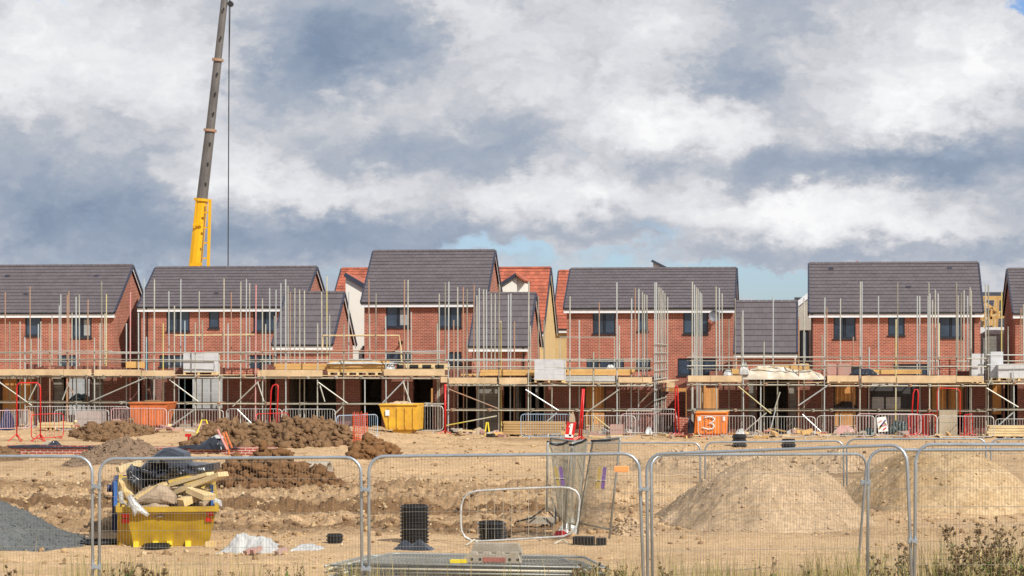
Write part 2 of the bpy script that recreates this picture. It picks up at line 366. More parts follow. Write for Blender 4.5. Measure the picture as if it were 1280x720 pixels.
DW = vmath('ADD', vmath('ADD', D, wv2).outputs[0], wv3).outputs[0]
def blob(px, py, rx, ry, amp):
    d = at(px, py, 1000)-Vector((0, 0, CH)); d.normalize()
    k = F/rx; kz = F/ry
    dd = vmath('MULTIPLY', vmath('SUBTRACT', DW, d).outputs[0], (k, k, kz)).outputs[0]
    ln = vmath('LENGTH', dd).outputs['Value']
    mr = N.new('ShaderNodeMapRange'); mr.interpolation_type = 'SMOOTHSTEP'; L.new(ln, mr.inputs[0])
    mr.inputs[1].default_value = 0.0; mr.inputs[2].default_value = 1.6; mr.inputs[3].default_value = amp; mr.inputs[4].default_value = 0
    return mr.outputs[0]
def total(items, start):
    t = start
    for it in items: t = fmath('ADD', t, blob(*it))
    return t
SW = vmath('ADD', vmath('MULTIPLY', DW, (1, 1, 1.5)).outputs[0], (0.31, 0.2, 0.1)).outputs[0]
def billow(scale, detail):
    v = N.new('ShaderNodeTexVoronoi'); v.feature = 'F1'; v.inputs['Scale'].default_value = scale; v.inputs['Detail'].default_value = detail
    v.inputs['Roughness'].default_value = 0.5; v.inputs['Lacunarity'].default_value = 2.1; L.new(SW, v.inputs['Vector']); return v.outputs['Distance']
n1 = noise(N, L, 15, 8, 0.55, SW); n2 = noise(N, L, 46, 6, 0.6, SW)
bl = billow(26, 2.0)
base = fmath('MULTIPLY_ADD', n1.outputs[0], 0.62, 0.385)
base = fmath('ADD', base, fmath('MULTIPLY_ADD', bl, -0.22, 0.11))
base = fmath('ADD', base, fmath('MULTIPLY_ADD', n2.outputs[0], 0.16, -0.08))
# light and dark masses of the cloud deck, each a direction in the sky
br = total([
    (50, 60, 150, 70, 0.22), (190, 90, 110, 70, 0.14), (40, 215, 150, 60, -0.24), (170, 300, 260, 50, -0.26), (80, 255, 120, 40, -0.16),
    (435, 52, 115, 60, -0.50), (350, 105, 90, 40, -0.26), (600, 110, 150, 60, 0.10), (640, 175, 200, 36, -0.16), (450, 195, 170, 34, -0.22),
    (310, 225, 90, 40, 0.26), (760, 245, 180, 30, 0.22), (480, 245, 130, 26, 0.12), (800, 40, 120, 50, 0.16), (820, 165, 120, 42, 0.34), (600, 20, 100, 30, 0.14),
    (925, 105, 55, 36, -0.30), (1010, 205, 240, 30, -0.36), (1200, 190, 120, 36, -0.20), (1080, 50, 140, 50, 0.12), (1130, 130, 110, 45, 0.30),
    (1240, 70, 60, 55, 0.36), (1000, 262, 150, 26, 0.34), (1120, 285, 130, 22, 0.22), (1130, 318, 240, 20, -0.22), (1250, 270, 80, 40, -0.10),
    (400, 285, 190, 34, -0.26), (680, 285, 160, 16, -0.12), (1180, 345, 160, 30, -0.10)], base)
sh = N.new('ShaderNodeMapRange'); sh.interpolation_type = 'SMOOTHSTEP'; L.new(br, sh.inputs[0]); sh.inputs[1].default_value = 0.42; sh.inputs[2].default_value = 0.78
brs = fmath('ADD', fmath('MULTIPLY_ADD', br, 0.78, 0.01), fmath('MULTIPLY', sh.outputs[0], 0.20))
cr = ramp(N, L, brs, [(0.05, srgb(126, 142, 165)), (0.26, srgb(152, 164, 182)), (0.42, srgb(176, 182, 193)), (0.60, srgb(198, 200, 206)), (0.80, srgb(218, 219, 223)), (1.0, srgb(244, 244, 245))])
bg2 = N.new('ShaderNodeBackground'); L.new(cr.outputs[0], bg2.inputs[0]); bg2.inputs[1].default_value = 0.98
clear = total([(680, 312, 90, 16, 0.5), (740, 345, 240, 24, 0.72), (960, 352, 110, 18, 0.66), (610, 303, 70, 14, 0.5), (420, 350, 60, 18, 0.3), (200, 345, 50, 14, 0.3), (70, 4, 40, 12, 0.5), (1276, 12, 30, 25, 0.8), (950, 372, 200, 40, 0.5),
               (810, 300, 60, 22, 0.5), (740, 298, 60, 12, -0.9), (990, 330, 60, 10, -0.4)], fmath('ADD', fmath('MULTIPLY_ADD', n2.outputs[0], 0.7, -0.60), fmath('MULTIPLY_ADD', bl, 0.3, -0.12)))
# more open sky high overhead and behind, where the photograph does not look
sep = N.new('ShaderNodeSeparateXYZ'); L.new(D, sep.inputs[0])
hi = fmath('MULTIPLY', fmath('GREATER_THAN', sep.outputs[2], 0.25), 0.3)
cl = fmath('ADD', clear, hi)
mr = N.new('ShaderNodeMapRange'); mr.interpolation_type = 'SMOOTHSTEP'; L.new(cl, mr.inputs[0]); mr.inputs[1].default_value = 0.02; mr.inputs[2].default_value = 0.70
ms = N.new('ShaderNodeMixShader'); L.new(mr.outputs[0], ms.inputs[0]); L.new(bg2.outputs[0], ms.inputs[1]); L.new(bg.outputs[0], ms.inputs[2]); L.new(ms.outputs[0], out.inputs[0])
sd = bpy.data.lights.new('sun', 'SUN'); so = bpy.data.objects.new('sun', sd); col.objects.link(so)
sd.energy = 5.0; sd.angle = R(0.55); sd.color = (1.0, 0.95, 0.86)
so.location = (30, -30, 60)
sv = Vector((math.sin(SUN_AZ)*math.cos(SUN_EL), math.cos(SUN_AZ)*math.cos(SUN_EL), math.sin(SUN_EL)))
so.rotation_euler = sv.to_track_quat('Z', 'Y').to_euler()
# ------------------------------------------------------------------ ground
def rough_mask(x, y, px):
    a = sst(42, 44.5, y)*(1-sst(58, 64, y))
    b = (1-sst(690, 860, px)*0.75)
    return a*b*(0.55+0.75*fbm(x*0.25, y*0.18, 3, 5))
def ground_h(x, y):
    x = np.asarray(x, float); y = np.asarray(y, float)
    px = 640 + F*(x*RX+y*RY)/np.maximum(x*FX+y*FY, 5)
    z = sst(113, 126, y)*1.2
    fade = sst(20, 34, y)*(1-sst(108, 125, y))
    z = z + fade*((fbm(x*0.22, y*0.13, 4, 1)-0.5)*0.22 + (fbm(x*1.3, y*0.9, 4, 2)-0.5)*0.06)
    m = rough_mask(x, y, px)*fade
    z = z + m*(clods(x, y, 0.5, 1)*0.16+clods(x, y, 0.26, 2)*0.12+clods(x, y, 0.12, 5)*0.05+(fbm(x*0.8, y*0.5, 3, 9)-0.5)*0.3)
    m2 = fade*(1-sst(98, 103, y))*sst(62, 72, y)*(0.2+0.8*sst(0.5, 0.62, fbm(x*0.2, y*0.12, 3, 8)))
    z = z + m2*(clods(x, y, 0.6, 3)*0.10)
    # wheel ruts running across the site
    for y0, d, wd in ((49.6, 0.16, 0.5), (51.8, 0.13, 0.5), (39.2, 0.035, 0.25), (37.4, 0.03, 0.25), (65.5, 0.07, 0.3), (67.3, 0.07, 0.3), (71, 0.07, 0.4), (73, 0.05, 0.4), (88, 0.05, 0.6)):
        yy = y0+(fbm(x*0.08, x*0+y0, 2, 4)-0.5)*2.4+x*0.02
        z = z - fade*d*1.3*np.exp(-((y-yy)/wd)**2)*(0.5+fbm(x*0.7, x*0, 2, 6))
    # shallow cutting the middle fence stands in
    z = z + 0.24*(1-sst(430, 620, px))*sst(84, 95, y)*(1-sst(108, 114, y))
    z = z - 0.75*sst(700, 800, px)*sst(51.5, 54, y)*(1-sst(57, 60.5, y))*(y < 75)
    return z
def ground_damp(x, y):
    px = 640 + F*(x*RX+y*RY)/np.maximum(x*FX+y*FY, 5)
    m = rough_mask(x, y, px)
    d = m*0.34
    for y0, a, wd in ((50.6, 0.95, 1.3), (44.3, 0.75, 1.1), (57, 0.45, 1.6), (47.3, 0.35, 0.7)):
        d = d+a*np.exp(-((y-y0-(fbm(x*0.1, x*0, 2, 4)-0.5)*2.0)/wd)**2)*(0.3+fbm(x*0.35, y*0.4, 3, 11))*(1-sst(680, 800, px)*0.6)
    for y0, wd in ((65.5, .35), (67.3, .35), (71, .4), (73, .4), (88, .6), (39.2, .2), (37.4, .2)):
        yy = y0+(fbm(x*0.08, x*0+y0, 2, 4)-0.5)*2.4+x*0.02
        d = d+0.45*np.exp(-((y-yy)/wd)**2)*sst(.35, .6, fbm(x*0.5, x*0, 3, 16))
    d = d+0.55*sst(0.57, 0.72, fbm(x*0.16, y*0.06, 4, 21))*sst(60, 66, y)*(1-sst(96, 102, y))
    d = d+0.4*sst(800, 900, px)*sst(60, 64, y)*(1-sst(72, 78, y))*fbm(x*0.3, y*0.2, 3, 13)
    return np.clip(d, 0, 1)
ys = [-60, -20, 0, 10, 18, 22, 25]
q = np.linspace(HZ+CH*F/26, HZ+CH*F/106, 640)
ys = np.concatenate([ys, CH*F/(q-HZ), [108, 110, 112, 113, 114, 116, 118, 120, 123, 126, 130, 140, 150, 160, 175, 200, 260, 400, 800, 1600, 4000]])
us = np.concatenate([[-60, -20, -6, -2.5, -1.2, -0.8, -0.6, -0.5], np.linspace(-0.44, 0.20, 1000), [0.25, 0.3, 0.4, 0.6, 1, 2, 5, 20, 60]])
Yg, U = np.meshgrid(ys, us, indexing='ij'); Xg = U*np.maximum(Yg, 26)
Zg = ground_h(Xg, Yg)
tag(gridmesh('ground', np.stack([Xg, Yg, Zg], 2), 'ground', ground_damp(Xg, Yg)), 'pale sandy churned soil of the building site with wheel ruts', 'ground', kind='structure')
def gz(x, y): return float(ground_h(np.array([x]), np.array([y]))[0])
# loose clods and stones
_ico_v = [(0, 0, 1), (0.89, 0, 0.45), (0.28, 0.85, 0.45), (-0.72, 0.53, 0.45), (-0.72, -0.53, 0.45), (0.28, -0.85, 0.45), (0.72, 0.53, -0.45), (-0.28, 0.85, -0.45), (-0.89, 0, -0.45), (-0.28, -0.85, -0.45), (0.72, -0.53, -0.45), (0, 0, -1)]
_ico_f = [(0, 1, 2), (0, 2, 3), (0, 3, 4), (0, 4, 5), (0, 5, 1), (1, 6, 2), (2, 7, 3), (3, 8, 4), (4, 9, 5), (5, 10, 1), (6, 7, 2), (7, 8, 3), (8, 9, 4), (9, 10, 5), (10, 6, 1), (11, 7, 6), (11, 8, 7), (11, 9, 8), (11, 10, 9), (11, 6, 10)]
def stones(xs, ys_, zs, sizes, rnd):
    n = len(xs); iv = np.array(_ico_v); f = np.array(_ico_f)
    V = iv[None]*(1+(rnd.rand(n, 12, 1)-0.5)*1.35)*sizes[:, None, None]*(0.6+0.8*rnd.rand(n, 1, 3))
    a = rnd.rand(n)*6.28; ca, sa = np.cos(a)[:, None], np.sin(a)[:, None]
    x = V[..., 0]*ca-V[..., 1]*sa; y = V[..., 0]*sa+V[..., 1]*ca
    V = np.stack([x+xs[:, None], y+ys_[:, None], V[..., 2]*0.8+zs[:, None]], 2).reshape(-1, 3)
    Fc = (f[None]+12*np.arange(n)[:, None, None]).reshape(-1, 3)
    return V, Fc
def trimesh(name, V, Fc, m, parent=None):
    off = np.array(parent.location) if parent else np.zeros(3)
    me = bpy.data.meshes.new(name); me.vertices.add(len(V)); me.vertices.foreach_set('co', (V-off).astype(np.float32).ravel())
    me.loops.add(Fc.size); me.loops.foreach_set('vertex_index', Fc.astype(np.int32).ravel()); me.polygons.add(len(Fc))
    me.polygons.foreach_set('loop_start', np.arange(0, Fc.size, 3, dtype=np.int32)); me.polygons.foreach_set('loop_total', np.full(len(Fc), 3, np.int32))
    me.update(calc_edges=True); me.materials.append(M[m]); o = bpy.data.objects.new(name, me); col.objects.link(o)
    if parent: o.parent = parent
    return o
rs = np.random.RandomState(11)
n = 60000
py = HZ+CH*F/ (36+rs.rand(n)**1.1*62)
u_ = rs.uniform(-0.45, 0.2, n); yy = CH*F/(py-HZ); xx = u_*yy
pxx = 640 + F*(xx*RX+yy*RY)/(xx*FX+yy*FY)
dens = rough_mask(xx, yy, pxx)*1.0+0.05+0.25*sst(0.55, 0.7, fbm(xx*0.3, yy*0.15, 3, 8))
k = rs.rand(n) < dens
xx, yy = xx[k], yy[k]; sz = 0.010+0.055*rs.rand(len(xx))**7+0.00013*yy
V, Fc = stones(xx, yy, ground_h(xx, yy)+sz*0.25, sz, rs)
tag(trimesh('loose_rubble', V, Fc, 'clod'), 'loose clods and stones scattered over the churned soil', 'rubble', kind='stuff')
# ------------------------------------------------------------------ heaps
def heap(name, label, m, cones, amp=0.12, size=0.45, res=0.05, cat='soil heap', seed=1, fine=0.04, cl=0, damp=0.3, power=1.0, cap=None, flank=None, big=0):
    """cones: (x, y, radius_x, radius_y, height) - a mound is the blended maximum of them"""
    x0 = min(c[0]-c[2]*1.15 for c in cones); x1 = max(c[0]+c[2]*1.15 for c in cones)
    y0 = min(c[1]-c[3]*1.15 for c in cones); y1 = max(c[1]+c[3]*1.15 for c in cones)
    xs = np.arange(x0, x1, res); yss = np.arange(y0, y1, res)
    A, B = np.meshgrid(xs, yss); Hh = np.zeros_like(A)
    Aw = A+(fbm(A*0.7, B*0.7, 3, seed+3)-0.5)*0.7; Bw = B+(fbm(A*0.7, B*0.7, 3, seed+7)-0.5)*0.7
    for cx, cy, rx, ry, h in cones:
        d = np.sqrt(((Aw-cx)/rx)**2+((Bw-cy)/ry)**2+0.004)
        Hh = np.maximum(Hh, h*np.clip(1.03-d, -0.2, 1)**power if power == 1.0 else h*np.sign(1.03-d)*np.abs(np.clip(1.03-d, -0.2, 1))**power)
    if cap: Hh = np.where(Hh > 0, -np.log(np.exp(-Hh*5/cap)+np.exp(-5.0))*cap/5+0.0*Hh, Hh)
    edge = np.clip(Hh/max(c[4] for c in cones)*4, 0, 1)
    Zh = Hh+edge*(amp*1.0*clods(A, B, size, seed)+amp*0.8*clods(A, B, size*0.42, seed+1)+amp*1.6*(fbm(A*1.1/size*0.4, B/size*0.4, 3, seed+5)-0.5)+fine*(fbm(A*9, B*9, 2, seed+2)-0.5))
    g = ground_h(A, B)
    Zh = np.where(Hh > 0.003, g+Zh-0.02, g-0.15)
    cx, cy = cones[0][:2]
    root = thing(name, label, cat, (cx, cy, gz(cx, cy)))
    dm = np.clip(damp*(0.4+1.2*fbm(A*0.8, B*0.8, 3, seed+9))+0.0*A, 0, 1)
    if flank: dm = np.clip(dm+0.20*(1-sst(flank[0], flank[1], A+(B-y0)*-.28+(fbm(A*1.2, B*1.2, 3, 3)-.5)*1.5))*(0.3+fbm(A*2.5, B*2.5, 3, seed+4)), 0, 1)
    gridmesh('mound', np.stack([A, B, Zh], 2), m, dm, root)
    if cl:
        r2 = np.random.RandomState(seed); i = r2.randint(0, A.size, cl*4); hh = Hh.ravel()[i]; i = i[hh > 0.02][:cl]
        sx = A.ravel()[i]; sy = B.ravel()[i]; s_ = 0.014+0.06*r2.rand(len(i))**4*(size/0.45) if not big else big*(0.10+0.90*r2.rand(len(i))**5)
        V, Fc = stones(sx, sy, Zh.ravel()[i]+s_*0.3, s_, r2)
        trimesh('clods', V, Fc, m, root)['kind'] = 'stuff'
    return root
def hp(px0, px1, ytop, ybase, dy=None):
    """cone from its outline in the picture: base edge ybase gives the distance"""
    Yb = gr((px0+px1)/2 if px1 > 0 else 0, ybase).y; half = (px1-px0)/2*Yb/2878
    ry = dy or half*0.8; Yc = Yb+ry*0.95
    x0 = X(px0, Yc); x1 = X(px1, Yc); z = Z(ytop, Yc, (px0+px1)/2)-gz((x0+x1)/2, Yc)
    return ((x0+x1)/2, Yc, (x1-x0)/2, ry, z)
c = hp(-360, 138, 612, 690, 2.6)
heap('gravel_heap', 'smooth heap of blue grey gravel at the left edge beside the yellow skip', 'gravel', [(c[0], c[1], c[2], c[3], 1.42)], 0.015, 0.1, 0.05, 'gravel heap', 3, 0.03, 3000, 0.1, 1.4)
heap('soil_heap', 'dark brown cloddy soil heap right behind the rubbish skip', 'soil_dark', [hp(262, 400, 568, 617, 2.2), hp(300, 430, 590, 618, 1.8), hp(270, 330, 582, 616, 1.6)], 0.17, 0.34, 0.035, 'soil heap', 5, 0.06, 2600, 0.3, big=.15)
heap('soil_heap', 'grey brown crumbly heap in front of the low brick foundation', 'soil_grey', [hp(90, 210, 550, 583, 2.6), hp(78, 130, 568, 586, 1.4)], 0.13, 0.3, 0.05, 'soil heap', 9, 0.05, 2600, 0.3)
heap('soil_heap', 'brown peaked heap behind the grey brown heap near pink barriers', 'soil_mid', [hp(95, 190, 535, 552, 3.0), hp(110, 150, 544, 554, 1.4)], 0.17, 0.4, 0.06, 'soil heap', 13, 0.05, 1800, 0.4, big=.19)
heap('soil_heap', 'long dark lumpy soil heap left of the yellow tipping skip', 'soil_mid', [hp(318, 448, 521, 560, 3.2), hp(350, 440, 523, 558, 2.6), hp(232, 345, 532, 560, 2.6), hp(290, 370, 533, 560, 2.2)], 0.21, 0.42, 0.06, 'soil heap', 17, 0.08, 4200, 0.55, 1.0, 0.85, big=.21)
heap('soil_heap', 'small isolated dark clod heap beside the orange netting', 'soil_dark', [hp(442, 496, 548, 574, 1.2), hp(455, 478, 550, 574, 0.9)], 0.17, 0.34, 0.04, 'soil heap', 21, 0.06, 900, 0.5, big=.19)
heap('soil_heap', 'low brown mound at the left frame edge by the black sheet', 'soil_mid', [hp(-70, 32, 552, 578, 1.5)], 0.12, 0.4, 0.05, 'soil heap', 25, 0.05, 500, 0.3)
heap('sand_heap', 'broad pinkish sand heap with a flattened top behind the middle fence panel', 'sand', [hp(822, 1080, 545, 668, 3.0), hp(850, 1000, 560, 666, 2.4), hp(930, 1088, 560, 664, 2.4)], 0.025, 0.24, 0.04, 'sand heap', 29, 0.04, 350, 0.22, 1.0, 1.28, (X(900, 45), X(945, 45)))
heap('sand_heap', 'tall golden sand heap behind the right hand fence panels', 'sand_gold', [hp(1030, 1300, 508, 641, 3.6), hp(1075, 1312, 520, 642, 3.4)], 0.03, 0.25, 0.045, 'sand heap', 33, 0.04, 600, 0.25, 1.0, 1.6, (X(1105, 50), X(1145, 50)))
heap('sand_heap', 'small low pale mound at the foot of the leaning fence panels', 'sand', [hp(760, 822, 648, 672, 0.7)], 0.05, 0.25, 0.04, 'sand heap', 37, 0.04, 300, 0.2)
heap('soil_heap', 'long low rusty brown bank beyond the two sand heaps', 'sand', [hp(770, 930, 570, 590, 1.5), hp(880, 1010, 569, 588, 1.5), hp(990, 1090, 567, 590, 1.5)], 0.2, 0.5, 0.07, 'soil heap', 41, 0.06, 800, 0.3)
# ------------------------------------------------------------------ render settings
vs = scene.view_settings
vs.view_transform = 'Standard'; vs.look = 'None'; vs.gamma = 1; vs.exposure = 0.12; vs.use_curve_mapping = False
scene.render.engine = 'CYCLES'; scene.cycles.use_denoising = True
scene.cycles.max_bounces = 5; scene.cycles.diffuse_bounces = 3; scene.cycles.transparent_max_bounces = 6
scene.render.film_transparent = False
try: scene.cycles.denoising_prefilter = 'ACCURATE'
except Exception: pass
# ------------------------------------------------------------------ walls with openings
def wall_holes(mb, a0, a1, z0, z1, holes, y, th, axis='x', reveal=True):
    """wall sheet with real openings; axis x: runs in X at depth y..y+th; axis y: runs in Y at x=y..y+th"""
    xs = sorted(set([a0, a1]+[h[0] for h in holes]+[h[1] for h in holes])); zs = sorted(set([z0, z1]+[h[2] for h in holes]+[h[3] for h in holes]))
    P = (lambda a, d, z: (a, y+d, z)) if axis == 'x' else (lambda a, d, z: (y+d, a, z))
    for i in range(len(xs)-1):
        for j in range(len(zs)-1):
            cx = (xs[i]+xs[i+1])/2; cz = (zs[j]+zs[j+1])/2
            if any(h[0] < cx < h[1] and h[2] < cz < h[3] for h in holes): continue
            for d in (0, th): mb.quad(P(xs[i], d, zs[j]), P(xs[i+1], d, zs[j]), P(xs[i+1], d, zs[j+1]), P(xs[i], d, zs[j+1]))
    for h in holes+[(a0, a1, z0, z1)]:
        b0, b1, c0, c1 = h
        mb.quad(P(b0, 0, c0), P(b1, 0, c0), P(b1, th, c0), P(b0, th, c0)); mb.quad(P(b0, 0, c1), P(b1, 0, c1), P(b1, th, c1), P(b0, th, c1))
        mb.quad(P(b0, 0, c0), P(b0, 0, c1), P(b0, th, c1), P(b0, th, c0)); mb.quad(P(b1, 0, c0), P(b1, 0, c1), P(b1, th, c1), P(b1, th, c0))
def window(root, x0, x1, z0, z1, y, bars=1, blind=0, trans=None):
    fw = 0.075; m = MB(); yf = y+0.05
    m.box(x0, x0+fw, yf, yf+0.07, z0, z1); m.box(x1-fw, x1, yf, yf+0.07, z0, z1)
    m.box(x0+fw, x1-fw, yf, yf+0.07, z0, z0+fw); m.box(x0+fw, x1-fw, yf, yf+0.07, z1-fw, z1)
    n = bars+1; wpane = (x1-x0)/n
    for k in range(1, n): m.box(x0+k*wpane-fw*0.7, x0+k*wpane+fw*0.7, yf, yf+0.07, z0+fw, z1-fw)
    f = m.build('window', 'frame', root)
    s = MB().box(x0-0.05, x1+0.05, y-0.07, y+0.08, z0-0.09, z0-0.003); s.build('sill', 'frame', f)
    for k in range(n):
        g = MB().box(x0+k*wpane+fw, x0+(k+1)*wpane-fw, yf+0.03, yf+0.045, z0+fw, z1-fw)
        g.build('pane', 'glass', f)
    if blind:
        g = MB().box(x0+wpane*(n-1)+fw*1.6, x1-fw*1.6, yf+0.012, yf+0.02, z0+fw*1.8, z0+(z1-z0)*blind); g.build('blind', 'blind', f)
    return f
rr = random.Random(5)
def roof_slope(mb, x0, x1, ye, ze, yr, zr, n, tw=0.33):
    """courses of real tiles, each lapping the one below"""
    e = Vector((0, ye, ze)); d = Vector((0, yr-ye, zr-ze)); ln = d.length; d.normalize()
    nn = Vector((0, -d.z, d.y))
    if nn.z < 0: nn = -nn
    cnt = max(1, round((x1-x0)/tw)); w_ = (x1-x0)/cnt; h = ln/n
    for i in range(n):
        off = (i % 2)*w_*0.5
        for j in range(-1 if off else 0, cnt):
            a = x0+j*w_+off; b = a+w_; a = max(a, x0); b = min(b, x1)
            if b-a < 0.02: continue
            a += 0.003; b -= 0.003
            l0 = 0.052+rr.uniform(-0.006, 0.006); l1 = 0.016
            p0 = e+d*(i*h-0.02); p1 = e+d*((i+1)*h+0.01)
            q = [p0+nn*l0, p1+nn*l1, p0]
            mb.add([(a, q[0].y, q[0].z), (b, q[0].y, q[0].z), (b, q[1].y, q[1].z), (a, q[1].y, q[1].z), (a, q[2].y, q[2].z), (b, q[2].y, q[2].z)],
                   [(0, 1, 2, 3), (4, 5, 1, 0)])
def roof(root, x0, x1, ye, ze, yr, zr, yb, tm='tile', tw=0.33, verge='verge', n=None, vents=()):
    ln = math.hypot(yr-ye, zr-ze); n = n or round(ln/0.36)
    m = MB(); roof_slope(m, x0, x1, ye, ze, yr, zr, n, tw); roof_slope(m, x0, x1, yb, ze, yr, zr, n, tw)
    r = m.build('roof', tm, root)
    u = MB(); u.quad((x0+.03, ye, ze), (x1-.03, ye, ze), (x1-.03, yr, zr), (x0+.03, yr, zr)); u.quad((x0+.03, yb, ze), (x1-.03, yb, ze), (x1-.03, yr, zr), (x0+.03, yr, zr))
    u.build('underlay', 'underlay', r)
    rg = MB(); k = max(1, round((x1-x0)/0.45)); w_ = (x1-x0)/k
    for i in range(k):
        a = x0+i*w_; rg.tube([(a+0.01, yr, zr+0.01), (a+w_-0.01, yr, zr+0.01)], 0.11, 8, r1=0.118)
    rg.build('ridge_tiles', tm, r)
    for xx_, s in ((x0, -1), (x1, 1)):
        v = MB()
        for ya in (ye, yb):
            nv = n
            for i in range(nv):
                t0 = i/nv; t1 = (i+1)/nv
                p0 = Vector((xx_+s*0.03, ya+(yr-ya)*t0, ze+(zr-ze)*t0+0.01)); p1 = Vector((xx_+s*0.03, ya+(yr-ya)*t1, ze+(zr-ze)*t1-0.01))
                v.beam(p0, p1, 0.09, 0.15)
        v.build('verge', verge, r)
    return r
def house(name, label, pxl, pxr, yep, yrp, Ye, half, wallm='brick', tm='tile', wins=(), ground=1.2, over=0.28, group=None, fasc='fascia', tw=0.33, pipes=(), wl=None, wr=None, verge='verge', cat='house', n=None, vents=()):
    x0 = X(pxl, Ye); x1 = X(pxr, Ye); ze = Z(yep, Ye, (pxl+pxr)/2); Yr = Ye+half; Yb = Ye+2*half
    zr = Z(yrp, Yr, (pxl+pxr)/2); Yw = Ye+over; side = 0.14
    root = thing(name, label, cat, ((x0+x1)/2, Yw, ground), group)
    a0 = x0+side if wl is None else wl; a1 = x1-side if wr is None else wr
    zw = ze-0.10; holes = []
    for wd in wins:
        q0 = X(wd[0], Yw); q1 = X(wd[1], Yw); zt = min(Z(wd[2], Yw, wd[0]), zw-0.01); zb = Z(wd[3], Yw, wd[0]); holes.append((q0, q1, zb, zt))
    m = MB(); wall_holes(m, a0, a1, ground-0.3, zw, holes, Yw, 0.3)
    m.build('front_wall', wallm, root)
    # gable walls with triangular heads, and the rear wall
    s = (zr-ze)/half
    for xx_, th in ((a0, 0.28), (a1-0.28, 0.28)):
        g = MB(); b0 = Yw+0.302; b1 = Yb-over
        pts = [(b0, ground-0.3), (b1, ground-0.3), (b1, zw), (Yr, zr-0.14), (b0, zw+0.30*s-0.02)]
        g.add([(xx_, p, z) for p, z in pts]+[(xx_+th, p, z) for p, z in pts], [(0, 1, 2, 3, 4), (9, 8, 7, 6, 5), (0, 5, 6, 1), (1, 6, 7, 2), (2, 7, 8, 3), (3, 8, 9, 4), (4, 9, 5, 0)])
        g.build('gable_wall', wallm, root)
        g2 = MB(); g2.add([(xx_+0.004, Yw+0.002, zw), (xx_+0.004, Yw+0.302, zw), (xx_+0.004, Yw+0.302, zw+0.28*s), (xx_+th, Yw+0.002, zw), (xx_+th, Yw+0.302, zw), (xx_+th, Yw+0.302, zw+0.28*s)], [(0, 1, 2), (3, 5, 4), (0, 2, 5, 3), (1, 4, 5, 2)])
        g2.build('gable_wall', wallm, root)
    MB().box(a0+0.29, a1-0.29, Yb-over-0.3, Yb-over, ground-0.3, zw).build('rear_wall', wallm, root)
    MB().box(a0+0.3, a1-0.3, Yw+0.35, Yb-over-0.35, zw-2.5, zw-2.3).build('floor', 'wood', root)
    roof(root, x0, x1, Ye, ze, Yr, zr, Yb, tm, tw, verge, n)
    f = MB().box(x0-0.02, x1+0.02, Ye-0.015, Ye+0.03, ze-0.30, ze-0.02); f.box(x0-0.02, x1+0.02, Ye+0.03, Yw-0.003, ze-0.28, ze-0.25)
    f.build('fascia', fasc, root)
    # bargeboard up the far slope, seen under the verge
    for xx_ in (x0+0.02, x1-0.02):
        b = MB(); b.beam((xx_, Yb, ze-0.13), (xx_, Yr, zr-0.13), 0.04, 0.17)
        b.build('bargeboard', fasc, root)
    gt = MB().tube([(x0-0.05, Ye-0.065, ze-0.035), (x1+0.05, Ye-0.065, ze-0.035)], 0.05, 8); gt.build('gutter', 'gutter', root)
    for p in pipes:
        xp = X(p, Yw-0.1); MB().tube([(xp, Ye-0.04, ze-0.06), (xp, Yw-0.08, ze-0.45), (xp, Yw-0.08, ground)], 0.045, 6).build('downpipe', 'gutter', root)
    for k_, wd in enumerate(wins):
        h = holes[k_]
        if len(wd) > 4: bars, bl = wd[4], (wd[5] if len(wd) > 5 else 0)
        else: bars, bl = 1, 0
        window(root, h[0], h[1], h[2], h[3], Yw, bars, bl)
    if vents:
        for vx, vy in vents:
            v = MB()
            t = (vy-yrp)/(yep-yrp); Yv = Yr+(Ye-Yr)*t; p = at(vx, vy, Yv)
            v.box(p.x-0.14, p.x+0.14, p.y-0.16, p.y+0.05, p.z-0.05, p.z+0.07)
            v.build('roof_vent', 'verge', root)
    return root
G = 'finished red brick houses in the rear row'
h1 = house('brick_house', 'grey roofed red brick house cut by the left frame edge with sunlit right gable', -75, 142.6, 391.2, 333, 141, 4.1,
      wins=[(31.5, 51.5, 396, 419.5, 0), (90, 114.5, 396, 422, 1, 0.85), (72, 96, 444, 458), (-40, -15, 396, 422)], group=G, vents=[(10, 345), (121, 345), (33, 368)])
h2 = house('brick_house', 'wide grey roofed brick house below the yellow crane boom', 172, 379, 383.5, 335, 141, 4.1,
      wins=[(208, 237, 388, 414), (261, 274, 387, 410, 0), (316.5, 344, 388, 414), (199, 232, 444, 458), (267, 275, 444, 458, 0), (311, 340, 444, 461)], group=G, pipes=[184], vents=[(271, 367)])
h3 = house('brick_house', 'tallest grey roofed brick house in the centre left with a small outside lamp', 451.5, 608, 377.8, 314.3, 141, 4.1,
      wins=[(482.5, 512.5, 382, 409, 1, 0.8), (547.5, 577, 382, 409), (483, 514, 440, 453), (560, 577, 440, 456)], group=G)
h4 = house('brick_house', 'wide grey roofed brick house with a satellite dish under its right eave', 705, 918.5, 385, 336.4, 141, 4.1,
      wins=[(741, 769.5, 390.5, 417), (797, 810, 390.5, 413.5, 0), (854, 885, 390.5, 417), (733, 780, 448, 461, 2), (795, 813, 448, 461, 0), (847, 895, 448, 469, 2)], group=G, vents=[])
h5 = house('brick_house', 'widest grey roofed brick house on the right with three first floor windows', 1011.5, 1229, 390.5, 329.5, 141, 4.1,
      wins=[(1042, 1069.5, 396, 423), (1110, 1131, 396, 419), (1174, 1203, 396, 422), (1117, 1160, 455, 469, 2)], group=G, pipes=[1015, 1217], vents=[(1136, 359), (1039, 336), (1187, 335.5)])
h6 = house('brick_house', 'grey roofed brick house cut by the right frame edge with shaded left gable', 1266.6, 1480, 391.5, 336.5, 141, 4.1,
      wins=[(1300, 1325, 396, 420)], group=G, fasc='fascia')
